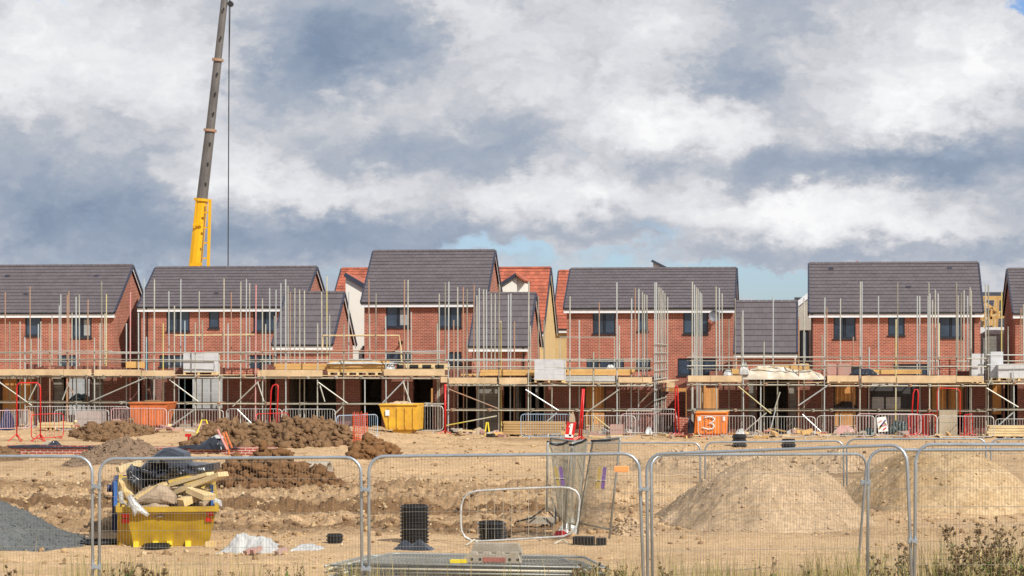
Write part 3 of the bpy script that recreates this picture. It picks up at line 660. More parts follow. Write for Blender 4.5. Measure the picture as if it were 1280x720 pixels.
G2 = 'small brick garages standing beside the rear houses'
g1 = house('brick_garage', 'low grey roofed garage with narrow sunlit gable against the white rendered house', 340.5, 415, 431, 366.5, 133.4, 3.7, group=G2, cat='garage', tw=0.42, n=9, pipes=[345.5])
g2 = house('brick_garage', 'low grey roofed garage between the tallest house and the red roofs', 586, 660.5, 433, 367.5, 133.4, 3.7, group=G2, cat='garage', tw=0.42, n=9, pipes=[654.5])
g3 = house('brick_garage', 'low grey roofed garage under the gap of blue sky', 918, 996, 441, 377.5, 133.4, 3.7, group=G2, cat='garage', tw=0.42, n=9, pipes=[])
# small fittings on the rear houses
def lamp(root, px, py, Y):
    p = at(px, py, Y); m = MB(); m.box(p.x-.06, p.x+.06, p.y-.08, p.y+.28, p.z-.05, p.z+.05); m.tube([(p.x, p.y-.1, p.z+.02), (p.x, p.y-.3, p.z-.05)], .11, 8, r1=.15)
    m.build('outside_lamp', 'gutter', root)
lamp(h3, 501.5, 428, 141)
p = at(893, 395, 140.9); m = MB(); m.tube([(p.x+.1, 141.28, p.z-.3), (p.x+.1, 141.0, p.z-.2), (p.x, 140.95, p.z)], .03)
rings = [(0, -.02), (.15, -.01), (.28, .04), (.34, .09)]
vs_ = []; fs_ = []
for r_, d in rings[1:]:
    for k in range(14): a = k*math.tau/14; vs_.append((p.x+r_*math.cos(a), p.y-.05-d, p.z+r_*math.sin(a)))
vs_.append((p.x, p.y-.04, p.z)); fs_ = [(42, k, (k+1) % 14) for k in range(14)]+[(j*14+k, j*14+14+k, j*14+14+(k+1) % 14, j*14+(k+1) % 14) for j in (0, 1) for k in range(14)]
m.add(vs_, fs_); m.build('satellite_dish', mat('dish_grey', (0.16, 0.17, 0.2, 1), 0.5), h4)
# roof finials seen over the ridges
p = at(816.5, 327, 158); q = at(831, 336.5, 158); m = MB().poly([(p.x, p.z), (q.x+.2, q.z-.1), (q.x+.2, q.z-.4), (p.x, q.z-.4)], 158, 162); rt = thing('gable_dormer', 'white dormer tip with dark edge peeping over the ridge of the dish house', 'dormer', (p.x, 158, 3.5))
m.build('wall', 'render', rt); MB().beam((p.x-.1, 158, p.z+.06), (q.x+.3, 158, q.z-.02), .5, .16).build('roof_edge', 'verge', rt); MB().box(p.x-.02, q.x+.2, 158.5, 161, 1.2, q.z-.405).build('support_wall', 'render', rt)
p = at(1065, 330, 160); q = at(1072, 325, 160); rt = thing('roof_tip', 'small dark brown roof tip behind the widest house ridge', 'roof', (p.x, 160, 3.5)); MB().poly([(p.x, p.z-.3), (q.x, q.z), (q.x+.1, p.z-.3)], 160, 163).build('tiles', 'tile_red', rt); MB().box(p.x+.02, q.x+.08, 160.2, 162.8, 1.2, p.z-.303).build('wall', 'brick', rt)
# ---- further row: red roofs, white render, buff brick
house('red_roof_house', 'house with orange red tiled roof behind the white rendered gable', 417, 560, 372, 336, 168, 3.0, 'render', 'tile_red', group='houses of the third row', tw=0.36)
house('buff_gable_house', 'red tiled house with a yellow buff brick gable facing right', 575, 679.5, 415, 335.5, 158, 4.6, 'buff', 'tile_red', group='houses of the third row', tw=0.36)
house('buff_house', 'red tiled house with yellow buff wall beside the wide dish house', 690.5, 760, 411, 339, 171, 4.6, 'buff', 'tile_red', group='houses of the third row', tw=0.36)
house('slate_roof_house', 'dark blue slate roof behind the timber roof trusses', 1215, 1300, 410, 367, 172, 4, 'render', 'tile_blue', group='houses of the third row')
Yh = 152
rt = thing('white_rendered_house', 'narrow white rendered gable with dark sloping roof edge between two brick houses', 'house', at(450, 470, Yh))
A = [at(432, 345, Yh), at(470, 369, Yh), at(470, 470, Yh), at(432, 470, Yh)]
MB().poly([(A[0].x, A[0].z), (A[1].x, A[1].z), (A[1].x, 1), (A[0].x, 1)], Yh, Yh+5).build('wall', 'render', rt)
m = MB(); m.beam((A[0].x-.05, Yh-.1, A[0].z+.1), (A[1].x+.1, Yh-.1, A[1].z+.1), .2, .28); m.build('roof_edge', 'verge', rt)
mm = MB(); 
for i in range(8):
    for j in range(12):
        t0 = i/8; t1 = (i+1)/8+.02; a = A[0].lerp(A[1], t0); b = A[0].lerp(A[1], t1); y0 = Yh+j*.42; mm.quad((a.x, y0, a.z+.17), (b.x, y0, b.z+.13), (b.x, y0+.41, b.z+.13), (a.x, y0+.41, a.z+.17))
mm.build('roof', 'tile_red', rt)
x0 = X(454, Yh); MB().box(x0, x0+.25, Yh-.3, Yh-.01, Z(449, Yh), Z(432, Yh)).build('window', 'frame', rt)
# white dormer on the red roof
Yd = 156; rt = thing('white_dormer', 'small white dormer gable rising in front of the red tiled roof', 'dormer', at(640, 372, Yd))
a, b, c_, d = at(626, 358.5, Yd), at(646, 344.5, Yd), at(646, 400, Yd), at(626, 400, Yd)
MB().poly([(a.x, a.z), (b.x, b.z), (c_.x, 1.2), (a.x, 1.2)], Yd, Yd+3).build('wall', 'render', rt)
e_ = at(655.5, 352, Yd); MB().poly([(b.x+.003, b.z-.02), (e_.x, e_.z-.1), (e_.x, 1.2), (b.x+.003, 1.2)], Yd+.3, Yd+3).build('side_wall', 'render', rt)
MB().beam((a.x-.1, Yd-.05, a.z+.08), (b.x, Yd-.05, b.z+.08), .3, .22).build('roof_edge', 'verge', rt)
m = MB(); m.beam((b.x, Yd+1.2, b.z+.08), (e_.x+.1, Yd+1.2, e_.z+.02), 3.0, .12); m.build('roof', 'tile_red', rt)
# grey gable with white bargeboard and navy window
Yh = 150; rt = thing('grey_gable_house', 'pale grey gable with white sloping bargeboard and navy window left of the widest house', 'house', at(1005, 470, Yh))
a, b = at(995, 384, Yh), at(1016, 366, Yh)
m = MB(); hz0, hz1 = Z(441, Yh), Z(414, Yh); hx0, hx1 = X(1000, Yh), X(1011, Yh)
m.poly([(a.x, a.z), (b.x, b.z), (b.x, hz1), (a.x, hz1)], Yh, Yh+3); m.box(a.x, hx0, Yh, Yh+3, 1, hz1); m.box(hx1, b.x, Yh, Yh+3, 1, hz1); m.build('wall', 'greyclad', rt)
window(rt, hx0, hx1, hz0-.6, hz1, Yh, 1)
MB().beam((a.x-.1, Yh-.08, a.z+.05), (b.x, Yh-.08, b.z+.05), .12, .3).build('bargeboard', 'fascia', rt)
c1, c2 = at(993, 372, 154), at(1012, 372, 154); MB().poly([(c1.x, a.z-.5), (c1.x, c1.z), (c2.x, c2.z), (c2.x, a.z-.5)], Yh+3.2, Yh+3.6).build('roof', 'tile_blue', rt)
# timber framed house being built, far right gap
Yh = 150; rt = thing('timber_frame_house', 'half built house with bare timber roof trusses in the right gap', 'house', at(1240, 470, Yh))
zt, zm, zb = Z(373, Yh), Z(408, Yh), Z(411, Yh)
m = MB(); xa, xb = X(1222, Yh), X(1260, Yh)
for k, yy_ in enumerate((Yh, Yh+.7, Yh+1.4, Yh+2.1)):
    m2 = MB(); m2.beam((xa, yy_, zt-.05), (xb, yy_, zt-.05), .06, .22)
    m2.beam((xa, yy_, Z(400-3*k, Yh)), (xb, yy_, Z(397-2*k, Yh)), .06, .16)
    m2.beam((X(1228, Yh), yy_, Z(378, Yh)), (X(1249, Yh), yy_, Z(392, Yh)), .06, .14); m2.beam((X(1231, Yh), yy_, zb), (X(1231, Yh), yy_, zt), .06, .12)
    m2.beam((X(1246-k, Yh), yy_, zb), (X(1248, Yh), yy_, zt), .08, .14); m2.beam((X(1238, Yh), yy_, zm), (X(1240, Yh), yy_, Z(386, Yh)), .06, .12)
    m2.build('roof_truss', 'wood_pale' if k % 2 else 'wood_new', rt)
MB().box(xa, xb, Yh-.05, Yh+.25, Z(418, Yh), Z(410, Yh)).build('wall_plate', 'fascia', rt)
m = MB(); wall_holes(m, xa, xb, 1, Z(418.3, Yh), [(X(1229, Yh), X(1246, Yh), Z(450, Yh), Z(421, Yh))], Yh, .3); m.build('wall', 'block', rt)
MB().box(xa, xb, Yh+2.5, Yh+2.8, 1, Z(412, Yh)).build('rear_wall', 'block_dark', rt)
# garden fence of upright boards behind the unfinished row
Yf = 112.5; xs0, xs1 = X(-120, Yf), X(1400, Yf); k = 0; xx_ = xs0
while xx_ < xs1:
    L_ = 1.83*5; x_e = min(xx_+L_, xs1); rt = thing('board_fence', 'run of orange brown close boarded garden fence behind the unfinished ground floors', 'fence', (xx_, Yf, 0), 'garden fence runs behind the unfinished row')
    m = MB(); q = xx_
    while q < x_e-.05: m.box(q, q+.118, Yf, Yf+.02, .05, 1.83+rr.uniform(-.01, .01)); q += .125
    m.build('boards', 'wood_fence', rt)
    q = xx_
    while q <= x_e-.1: MB().box(q, q+.1, Yf-.12, Yf-.005, 0, 1.95).build('post', 'wood_fence', rt); q += 1.83
    xx_ = x_e+.01
# ------------------------------------------------------------------ crane
Yc = 175
def cp(px, py): return at(px, py, Yc)
rt = thing('mobile_crane', 'mobile crane with yellow base section and long grey telescopic boom', 'crane', (cp(240, 470).x, Yc, 1.2))
def boomsec(name, pa, pb, wa, wb, m):
    a = cp(*pa); b = cp(*pb); mb = MB(); d = (b-a).normalized(); s = d.cross(Vector((0, 1, 0))).normalized()
    vs_ = []
    for p_, w_ in ((a, wa), (b, wb)):
        w_ = w_/16.4/2
        for sx, sy in ((-1, -.75), (-.35, -1), (.35, -1), (1, -.75), (1, .75), (.35, 1), (-.35, 1), (-1, .75)): vs_.append(p_+s*w_*sx+Vector((0, sy*w_*1.1, 0)))
    mb.add(vs_, [(i, (i+1) % 8, 8+(i+1) % 8, 8+i) for i in range(8)]+[tuple(range(7, -1, -1)), tuple(range(8, 16))]); return mb.build(name, m, rt)
boomsec('boom_base', (232, 460), (252.2, 251), 15.5, 13.2, 'crane_y')
boomsec('boom_section', (251.9, 254), (262.6, 163), 12.0, 10.6, 'crane_g')
boomsec('boom_section', (262.4, 165), (272.2, 76), 9.6, 8.8, 'crane_g')
boomsec('boom_section', (272.0, 78), (286, -50), 8.0, 7.0, 'crane_g')
boomsec('boom_section', (285.8, -48), (292, -105), 6.2, 6.0, 'crane_g')
for c0, w_ in (((252.3, 250), 17), ((262.7, 163), 14), ((272.3, 75), 12.5), ((286, -50), 11)):
    a = Vector((c0[0], c0[1])); boomsec('boom_collar', (c0[0]-.15, c0[1]+1.6), (c0[0]+.15, c0[1]-1.6), w_, w_, 'crane_y' if c0[1] > 200 else 'rust')
m = MB()
for k in range(3):
    for px0, py0, px1, py1, off in ((253.5, 248, 262.6, 163, 3.4), (264, 160, 272.2, 76, 2.8), (273, 73, 285, -48, 2.2)):
        t = (k+.7)/3.4; q = cp(px0+(px1-px0)*t+off, py0+(py1-py0)*t); m.box(q.x-.06, q.x+.06, Yc-.42, Yc-.36, q.z-.12, q.z+.12)
m.build('boom_fitting', 'steel', rt)
ya = Yc-.7
lad = MB(); m = lad
def lp(px, py): return at(px, py, ya)
m.beam(lp(260.3, 334), lp(262.6, 249), .2, .2); m.beam(lp(254, 460), lp(260.3, 334), .2, .2); 
for k in range(4): yv = 266+k*19; m.beam(lp(255.5-k*.55, yv), lp(262-k*.28, yv-1), .1, .1)
m.beam(lp(243.2, 285), lp(245.3, 252), .07, .07); m.beam(lp(241, 281), lp(254, 278), .1, .14); m.beam(lp(238, 331), lp(252, 330), .12, .22)
m.build('access_ladder', 'crane_y', rt)
m = MB(); m.tube([cp(289.2, -95), cp(286.8, -40), cp(285.2, 300), cp(285.0, 400)], .042, 5); m.tube([cp(291, -95), cp(288, 5), cp(285.5, 140)], .02, 4); m.build('hoist_cable', 'steel', rt)
q = cp(288.2, 5); MB().tube([(q.x, Yc-.15, q.z), (q.x, Yc+.15, q.z)], .22, 12).build('sheave', 'steel', rt)
q = cp(285, 402); m = MB(); m.box(q.x-.3, q.x+.3, Yc-.2, Yc+.2, q.z-.5, q.z+.3); m.tube([(q.x, Yc, q.z-.5), (q.x+.15, Yc, q.z-.8), (q.x, Yc, q.z-1.1), (q.x-.2, Yc, q.z-.9)], .07); m.build('hook_block', 'steel', rt)
bx_ = cp(232, 455).x; m = MB(); m.box(bx_-2.5, bx_+3, Yc-1.4, Yc+1.4, 2.9, 3.5); m.box(bx_-4.5, bx_-2.6, Yc-1.4, Yc+1.4, 2.6, 4.0); m.build('slewing_deck', 'crane_y', rt)
m = MB(); m.box(bx_-7, bx_+6, Yc-1.3, Yc+1.3, 1.9, 2.6); m.build('carrier', 'crane_y', rt)
for k in range(5):
    wx = bx_-5.8+k*2.7; wh = MB().tube([(wx, Yc-1.4, 1.85), (wx, Yc-.9, 1.85)], .65, 16).build('wheel', 'black_pl', rt)
# ------------------------------------------------------------------ unfinished ground floors in the front row
Y0 = 100.0
ru = random.Random(9)
def unit(label, px0, px1, ops, ztop=2.78, yb=7.0, lock=None):
    """ops: (px0, px1, kind, head_z, sill_z). The interior behind each opening is built for real."""
    x0, x1 = X(px0, Y0), X(px1, Y0); root = thing('unfinished_house', label, 'unfinished house', ((x0+x1)/2, Y0, 0), 'unfinished ground floors behind the scaffolding')
    holes = []
    for o in ops:
        hz = o[3] if len(o) > 3 else 2.36; sz = o[4] if len(o) > 4 else -0.2
        holes.append((X(o[0], Y0), X(o[1], Y0), sz, hz))
    m = MB(); wall_holes(m, x0, x1, -0.3, ztop, holes, Y0, 0.3)
    q = x0                                                                   # toothed top courses
    while q < x1-0.3:
        wd = ru.uniform(0.3, 1.5); k = ru.choice((0, 1, 1, 2, 3)); e = min(q+wd, x1)
        if k: m.box(q+0.004, e-0.004, Y0+0.002, Y0+0.105, ztop+0.001, ztop+0.075*k)
        q = e
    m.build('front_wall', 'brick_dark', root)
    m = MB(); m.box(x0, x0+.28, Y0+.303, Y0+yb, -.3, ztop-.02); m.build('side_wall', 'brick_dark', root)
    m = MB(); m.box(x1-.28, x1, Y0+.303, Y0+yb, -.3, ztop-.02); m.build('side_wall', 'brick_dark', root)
    for o, h in zip(ops, holes):
        k = o[2]; a, b, sz, hz = h
        m = MB().box(a-.12, b+.12, Y0-.012, Y0+.1, hz-.001, hz+.055); m.build('lintel', 'galv2', root)
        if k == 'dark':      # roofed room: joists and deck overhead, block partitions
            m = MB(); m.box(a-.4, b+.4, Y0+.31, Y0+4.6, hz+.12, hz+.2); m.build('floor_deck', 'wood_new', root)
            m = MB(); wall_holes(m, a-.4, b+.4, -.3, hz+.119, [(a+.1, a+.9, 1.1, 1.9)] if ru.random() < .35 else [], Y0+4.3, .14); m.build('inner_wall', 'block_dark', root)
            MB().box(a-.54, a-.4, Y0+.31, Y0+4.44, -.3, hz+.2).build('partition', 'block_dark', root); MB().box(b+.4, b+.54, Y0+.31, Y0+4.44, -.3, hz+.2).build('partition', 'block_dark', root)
        elif k == 'block':   # open to the sky: sunlit blockwork behind
            MB().box(a-.6, b+.6, Y0+2.6, Y0+2.74, -.3, 2.75).build('inner_wall', 'block', root)
        elif k == 'panel':   # blockwork flush in the opening
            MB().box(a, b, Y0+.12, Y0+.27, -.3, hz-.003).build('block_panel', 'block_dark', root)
        elif k == 'char':
            MB().box(a, b, Y0+.10, Y0+.25, -.3, hz-.003).build('block_panel', 'block_shaded', root)
            w3 = (b-a)
            for (u0, u1, v0, v1) in ((.03, .30, 2.08, 2.3), (.36, .55, 2.08, 2.3), (.03, .27, 1.1, 1.62), (.31, .6, 1.1, 1.62), (.03, .26, .3, .72)):
                MB().box(a+w3*u0, a+w3*u1, Y0+.085, Y0+.098, v0, v1).build('sun_patch', 'block', root)  # paler pieces painted as sunlit patches between the scaffold shadows
        elif k == 'board':
            m = MB(); q = a
            while q < b-.05: m.box(q+.004, min(q+.17, b), Y0+.15, Y0+.18, 0.9, hz-.01); q += .175
            m.build('hoarding', 'wood_fence', root); m = MB(); n_ = max(1, int((b-a)/.6))
            for i in range(n_+1): m.box(a+(b-a-.06)*i/n_, a+(b-a-.06)*i/n_+.06, Y0+.08, Y0+.14, 0, hz-.01)
            m.build('stud', 'steel', root)
        if k in ('timber', 'board', 'block') and ru.random() < 2:
            m = MB(); q = a+.25
            while q < b-.1: m.tube([(q, Y0+.45, 0), (q, Y0+.45, 2.5)], .024, 5); q += ru.uniform(.5, .9)
            m.build('prop', 'galv2', root)
    return root
unit('unfinished ground floor at the left edge with lit blockwork and boarded bay', -100, 174, [(-60, -20, 'dark'), (0, 43, 'board'), (66, 80, 'panel'), (80, 112, 'block', 2.36, .75), (113, 129, 'panel')])
unit('unfinished ground floor with two bays of pale lit blockwork behind the orange skip', 177, 326, [(181, 205, 'block', 2.36, 1.05), (221, 278, 'block', 2.36, 1.05)])
unit('unfinished ground floor with the widest black garage opening behind dark soil', 328, 554, [(331, 344, 'dark'), (361, 420, 'dark'), (450, 477, 'dark'), (516, 541, 'dark')])
unit('unfinished ground floor with grey block pier and black doorways behind the long timber stack', 558, 815, [(571, 595, 'dark'), (596, 625, 'panel'), (629, 657, 'dark'), (659, 680, 'dark'), (730, 757, 'board')], ztop=2.5)
unit('unfinished ground floor with see through bay behind the orange skip numbered 3', 858, 1084, [(870, 898, 'timber', 2.36, .9), (936, 945, 'panel'), (946, 985, 'dark'), (986, 996, 'panel'), (1042, 1072, 'board')], ztop=2.5)
unit('unfinished ground floor with grey blockwork panel painted in shade and sun patches behind the white poster', 1085, 1236, [(1088, 1151, 'char'), (1163, 1206, 'board'), (1208, 1214, 'dark')], ztop=2.5)
unit('unfinished ground floor at the right edge behind the second timber stack', 1238, 1400, [(1239, 1254, 'board'), (1256, 1272, 'dark'), (1280, 1330, 'dark')], ztop=2.4)
# low brick wall seen through the gap between the two blocks
rt = MB(); p0, p1 = X(816, 106), X(857, 106); rt.box(p0, p1, 106, 106.22, -.1, 1.75); tag(rt.build('garden_wall', 'brick'), 'short sunlit brick wall in the gap between two unfinished blocks', 'wall')
# ------------------------------------------------------------------ scaffolding
YA, YB = 98.4, 99.75; TR = 0.0245*1.15
YR = 108.3
tcols = ['galv']*8+['galv3']*5+['galv2']*6+['cream']*2+['rust']
def pole(root, px, ytop, Y, m=None, z0=0.0, name='standard', px2=None):
    p = at(px, ytop, Y); lean = ru.uniform(-.03, .03)
    mb = MB(); mb.tube([(p.x+lean, Y, z0), (p.x, Y, p.z)], TR, 6)
    return mb.build(name, m or ru.choice(tcols), root)
def clampbox(mb, x, y, z):
    mb.box(x-.06, x+.06, y-.06, y+.05, z-.06, z+.06)
front_std = [30, 62, 81, 117, 173, 192, 217, 246, 274, 301, 319, 328, 356, 400, 430, 456, 480, 504, 511, 561, 623, 659, 690, 715, 742, 770, 866, 927, 951, 972, 1001, 1032, 1077, 1122, 1162, 1196, 1214, 1236, 1267]
SP = {'r': 'rust', 'p': 'pinkp', 'y': 'yelp', 'b': 'bluep', 'w': 'galv3'}
poles = [(6.5,365,'r'),(12,402),(25,402),(31,421),(37.5,358,'r'),(39,424),(48,405),(51,402),(62,404),(65,395),(74,382,'w'),(76,368),(84,369),(86,364,'r'),(90,391),(95,371,'w'),(99,368),(110,374,'r'),(118,422),(125,404),(127,352),(131,392),(133,368,'y'),(158,404),(163,365,'p'),(173,391),(180,348),(183,421,'b'),
(193,349),(204,404,'y'),(211,364,'w'),(218,382),(226,349),(231,401,'b'),(244,403),(249,364),(253,400),(280,348),(285,404),(289,365,'r'),(301,352),(308,349),(312,354),(320,356,'p'),(328,373),(332,405),(337,360),(343,395),(345,362,'w'),(351,354,'w'),(357,349),(360,357),(363,365,'r'),(368.5,360),(374.5,362),(380.5,363),(397,404),
(402,365),(408.5,345,'y'),(412,394),(430,405),(436,365,'w'),(461,349,'r'),(462,393),(470,367),(482,395),(505.5,350),(510,350),(514,390),(546.5,404),(549,367),(556.5,353),(561,352,'w'),(567,400),(572,359),(579,359,'r'),(584,361),(592.5,356,'r'),(596,369),(599,360),(604.5,362),(608,362,'w'),(614,367),(619,367),(624,355),(626,401,'y'),(635.5,368),(638.5,367,'w'),(643,402,'r'),(661,352),(663,407),(673,370),(680,400),
(712.5,370),(724,400,'w'),(749,378,'r'),(771,353),(774,407),(789.5,373,'w'),(794,360,'r'),(911,399),(919,373),(928.5,388,'w'),(927,396),(955,427),(966.5,371),(998.5,398,'r'),(1005,373),(1027.5,418),(1031,372),(1033.5,384,'r'),(1050.5,373),(1066.5,421),(1075.5,352),(1077.5,352,'w'),(1086.5,434),(1098,370),
(1120,399,'y'),(1122,352),(1146.5,370),(1149.5,370),(1174,404,'y'),(1195.5,353),(1197.5,369),(1201.5,366),(1232,355),(1235.5,356),(1252,365,'y'),(1260,408),(1276,385,'r'),(1279,380)]
def clus(anchor, items, yfront=YA):
    return [(x, t, yfront*(anchor-1000)/(x-1000)) for x, t in items]
clusters = clus(798.5, [(798.5,361),(803,365),(805.5,368),(808.5,369)], 99.7) + clus(818.5, [(818.5,353),(820.5,353),(823.5,359),(826,360),(828.5,363),(831,366),(834.5,371)]) + clus(865.5, [(865.5,352),(868,356),(870.5,359),(872.5,361),(875,365),(877,367)]) + clus(895, [(895,358),(899,360),(902.5,367)]) + clus(1172.5, [(1172.5,367),(1169,362),(1165.5,375),(1162.5,367),(1161,353),(1160,370)]) + clus(1214, [(1214,363),(1212.5,359),(1209.5,370),(1205,363)])
bays = [ # label, px0, px1, deck y, guard rails, lower ledger y
 ('tube scaffold with board deck across the leftmost unfinished ground floor', -90, 176, 469.5, (439.5, 449.8), 505),
 ('tube scaffold holding a pallet of grey blocks and casting slanted shadows', 176.5, 325, 470.5, (440.5, 450.3), 505.5),
 ('tube scaffold carrying the plastic wrapped timber pack', 325.5, 556.5, 471, (439, 450), 505.8),
 ('tube scaffold with dense uprights holding the large grey block pallet', 557, 816, 480, (449.4, 459.5), 513),
 ('tube scaffold carrying brown polythene wrapped boards', 859, 1030, 479, (446.5, 456.5), 512.5),
 ('tube scaffold with long toe board below the widest brick house', 1030.5, 1233, 480, (447.5, 457.5), 512),
 ('tube scaffold cut by the right frame edge with grey blocks on top', 1233.5, 1330, 477, (444.5, 455), 511)]
broots = []
for lab, p0, p1, dy, rails, ly in bays:
    xa, xb = X(p0, YA), X(p1, YA); rt = thing('scaffold', lab, 'scaffold', ((xa+xb)/2, YA, 0), 'scaffolds in front of the unfinished row')
    broots.append((p0, p1, rt, dy)); zd = Z(dy, YA); zl = Z(ly, YA); zr_ = [Z(r_, YA) for r_ in rails]
    for nm, y_, z_ in [('ledger', YA-.05, zd-.06), ('ledger', YB+.05, zd-.06), ('ledger', YA-.05, zl), ('ledger', YB+.05, zl+.03)]+[('guard_rail', YA-.05, z_) for z_ in zr_]:
        if nm == 'guard_rail':   # rails are lapped lengths
            q = xa
            while q < xb-.3:
                e = min(q+ru.uniform(3.4, 6.2), xb); MB().tube([(q, y_-.02, z_+ru.uniform(-.03, .03)), (e, y_-.02, z_+ru.uniform(-.03, .03))], TR, 6).build(nm, ru.choice(tcols), rt); q = e-.15
        else: MB().tube([(xa, y_, z_), (xb, y_, z_+ru.uniform(-.02, .02))], TR, 6).build(nm, ru.choice(['galv', 'galv2', 'cream']), rt)
    # deck: five lapped boards on close transoms
    for k in range(5):
        q = xa; m = MB()
        while q < xb-.05:
            e = min(q+3.9, xb); m.box(q+.01, e-.01, YA+.06+k*.245, YA+.285+k*.245, zd+.03+ru.uniform(0, .008), zd+.068); q = e
        m.build('deck_board', 'wood', rt)
    for st_, z_, g0, g1, nm in ((.2, zd, .75, 1.35, 'transom'), (.3, zl+.05, 1.4, 2.2, 'lower_transom')):
        q = xa+st_
        while q < xb-.1:
            m = MB(); m.tube([(q, YA-.24+ru.uniform(-.12, .1), z_), (q, YB+.25, z_)], TR, 6); clampbox(m, q, YA-.05, z_-.03); m.build(nm, ru.choice(['galv2', 'galv', 'rust', 'galv2']), rt); q += ru.uniform(g0, g1)
def bay_of(px):
    for p0, p1, rt, dy in broots:
        if p0 <= px <= p1: return rt
    return broots[3][2] if px < 840 else broots[4][2]
used = set()
rear = {}
for pl in poles:
    px, yt = pl[0], pl[1]; mt = SP.get(pl[2]) if len(pl) > 2 else None
    fs = [f for f in front_std if abs(f-px) < 3.6 and f not in used]
    if fs:
        used.add(fs[0]); o = pole(bay_of(px), px, yt, YA, mt)
    elif yt > 395 or ru.random() < .33:
        pole(bay_of(px), px, yt, YB+.02, mt)
    else: rear.setdefault(bay_of(px), []).append((px, yt, mt))
for f in front_std:
    if f not in used: pole(bay_of(f), f, ru.choice([462, 470, 440, 436]) if f not in (192, 951, 972, 456, 690) else 474, YA if f not in (192, 328) else YB)
for px, yt, Y in clusters: pole(bay_of(px), px, yt, Y, ru.choice(['galv', 'galv3', 'galv']))
# the rows behind the unfinished walls
for p0, p1, root, dy in broots:
    if root not in rear: continue
    lab = {0: 'leftmost', 1: 'second', 2: 'third', 3: 'fourth', 4: 'fifth', 5: 'sixth', 6: 'rightmost'}[[b[2] for b in broots].index(root)]
    rt = thing('rear_scaffold', 'row of tall thin scaffold uprights behind the %s unfinished block from the left' % lab if lab not in ('leftmost', 'rightmost') else 'row of tall thin scaffold uprights behind the %s unfinished block' % lab, 'scaffold', (X((p0+p1)/2, YR), YR, 0), 'scaffold rows behind the unfinished walls')
    for px, yt, mt in rear[root]: pole(rt, px, yt, YR+ru.uniform(-.1, .6), mt)
    xa, xb = X(p0, YR), X(p1, YR)
    for yv in ((441, 452) if p0 < 500 else (451, 461)): MB().tube([(xa, YR-.06, Z(yv, YR)), (xb, YR-.06, Z(yv+.6, YR))], TR, 6).build('guard_rail', ru.choice(['galv', 'galv2']), rt)
    for k in range(3): MB().box(xa, xb, YR+.1+k*.24, YR+.33+k*.24, 2.3, 2.34).build('deck_board', 'wood', rt)
# return scaffold ledgers up the end of the fourth bay
rt = broots[3][2]; xe = X(818.5, YA)
for yv in (430, 441, 452, 463, 474, 487, 500, 515):
    MB().tube([(xe+.06, YA-.2, Z(yv, YA)), (xe+.06, YA+8.6, Z(yv, YA))], TR, 6).build('return_ledger', 'galv', rt)
for px0, yv0, px1, yv1 in ((797, 505, 819, 487), (800, 514, 820, 498)): MB().tube([at(px0, yv0, YB), at(px1, yv1, YB)], TR).build('brace', 'galv2', rt)
for k in range(2): MB().box(xe+.1+k*.25, xe+.33+k*.25, YA+.3, YA+8.4, Z(478, YA), Z(477, YA)+.01).build('deck_board', 'wood', rt)
MB().box(X(834, YA), X(843, YA), YA-.02, YA+.3, Z(484, YA), Z(478, YA)).build('deck_end', 'wood', rt)
# diagonal braces
for a in [(-6,474,40,507,'g'),(46,480,36,500,'g'),(83,478,92,492,'r'),(88,474,78,500,'g'),(113,502,182,472,'g'),(212,475,248,502,'g'),(212,534,243,512,'w'),(291,508,323,477,'g'),(322,478,330,502,'g'),(296,511,318,533,'w'),(398,478,434,504,'g'),(400,482,406,502,'g'),(478,504,506,475,'w'),(504,478,514,506,'g'),(418,518,428,508,'g'),(560,486,623,511,'r'),(557,532,621,520,'y'),(657,487,698,513,'w'),(680,530,696,516,'w'),(734,515,774,487,'g'),(741,519,776,546,'y'),(923,483,964,517,'y'),(930,540,958,516,'g'),(998,507,1036,481,'w'),(1003,518,1036,549,'w'),(1233,485,1273,509,'g'),(1248,532,1266,516,'w'),(975,490,968,512,'g'),(961,546,970,509,'w'),(1235,482,1240,472,'g')]:
    MB().tube([at(a[0], a[1], YA-.12), at(a[2], a[3], YA-.10)], TR, 6).build('brace', {'g': 'galv', 'r': 'rust', 'w': 'galv3', 'y': 'yelp'}[a[4]], bay_of((a[0]+a[2])/2))
# top rails and goal frames at the bridges between bays
MB().tube([at(403, 435, YR), at(404, 419.5, YR), at(499, 419.5, YR), at(501, 435, YR), at(503, 470, YR)], .045, 6).build('top_frame', 'wood_pale', bay_of(450))
MB().tube([at(700, 470, YR), at(700, 421.5, YR), at(768, 421.5, YR), at(768, 470, YR)], .028, 6).build('top_frame', 'galv', bay_of(740))
MB().beam(at(218, 419, YR), at(318, 418, YR), .05, .07).build('top_rail', 'wood_pale', bay_of(250))
# toe boards
for p0, p1, y0, y1 in [(-88,79,461.5,469),(79.5,114,461.5,469.3),(117.5,176,462,469.6),(177,218,463,470),(322,326,463,470.5),(326.5,403,462.5,470.5),(480,556,461.5,469.5),(551,559,471,478),(561,621,472,479.5),(624,659,472,480),(773,803,471.5,478),(803.5,815,471.5,478),(860,888,469.5,477),(888.5,927,469.5,477),(1034,1073,469.5,477),(1077,1120,470,478),(1121,1195,469.5,478.5),(1195.5,1229,470,477.5)]:
    a = at(p0, y1, YA-.12); b = at(p1, y0, YA-.12); MB().box(a.x, b.x, YA-.125, YA-.085, a.z, b.z).build('toe_board', 'wood', bay_of((p0+p1)/2))
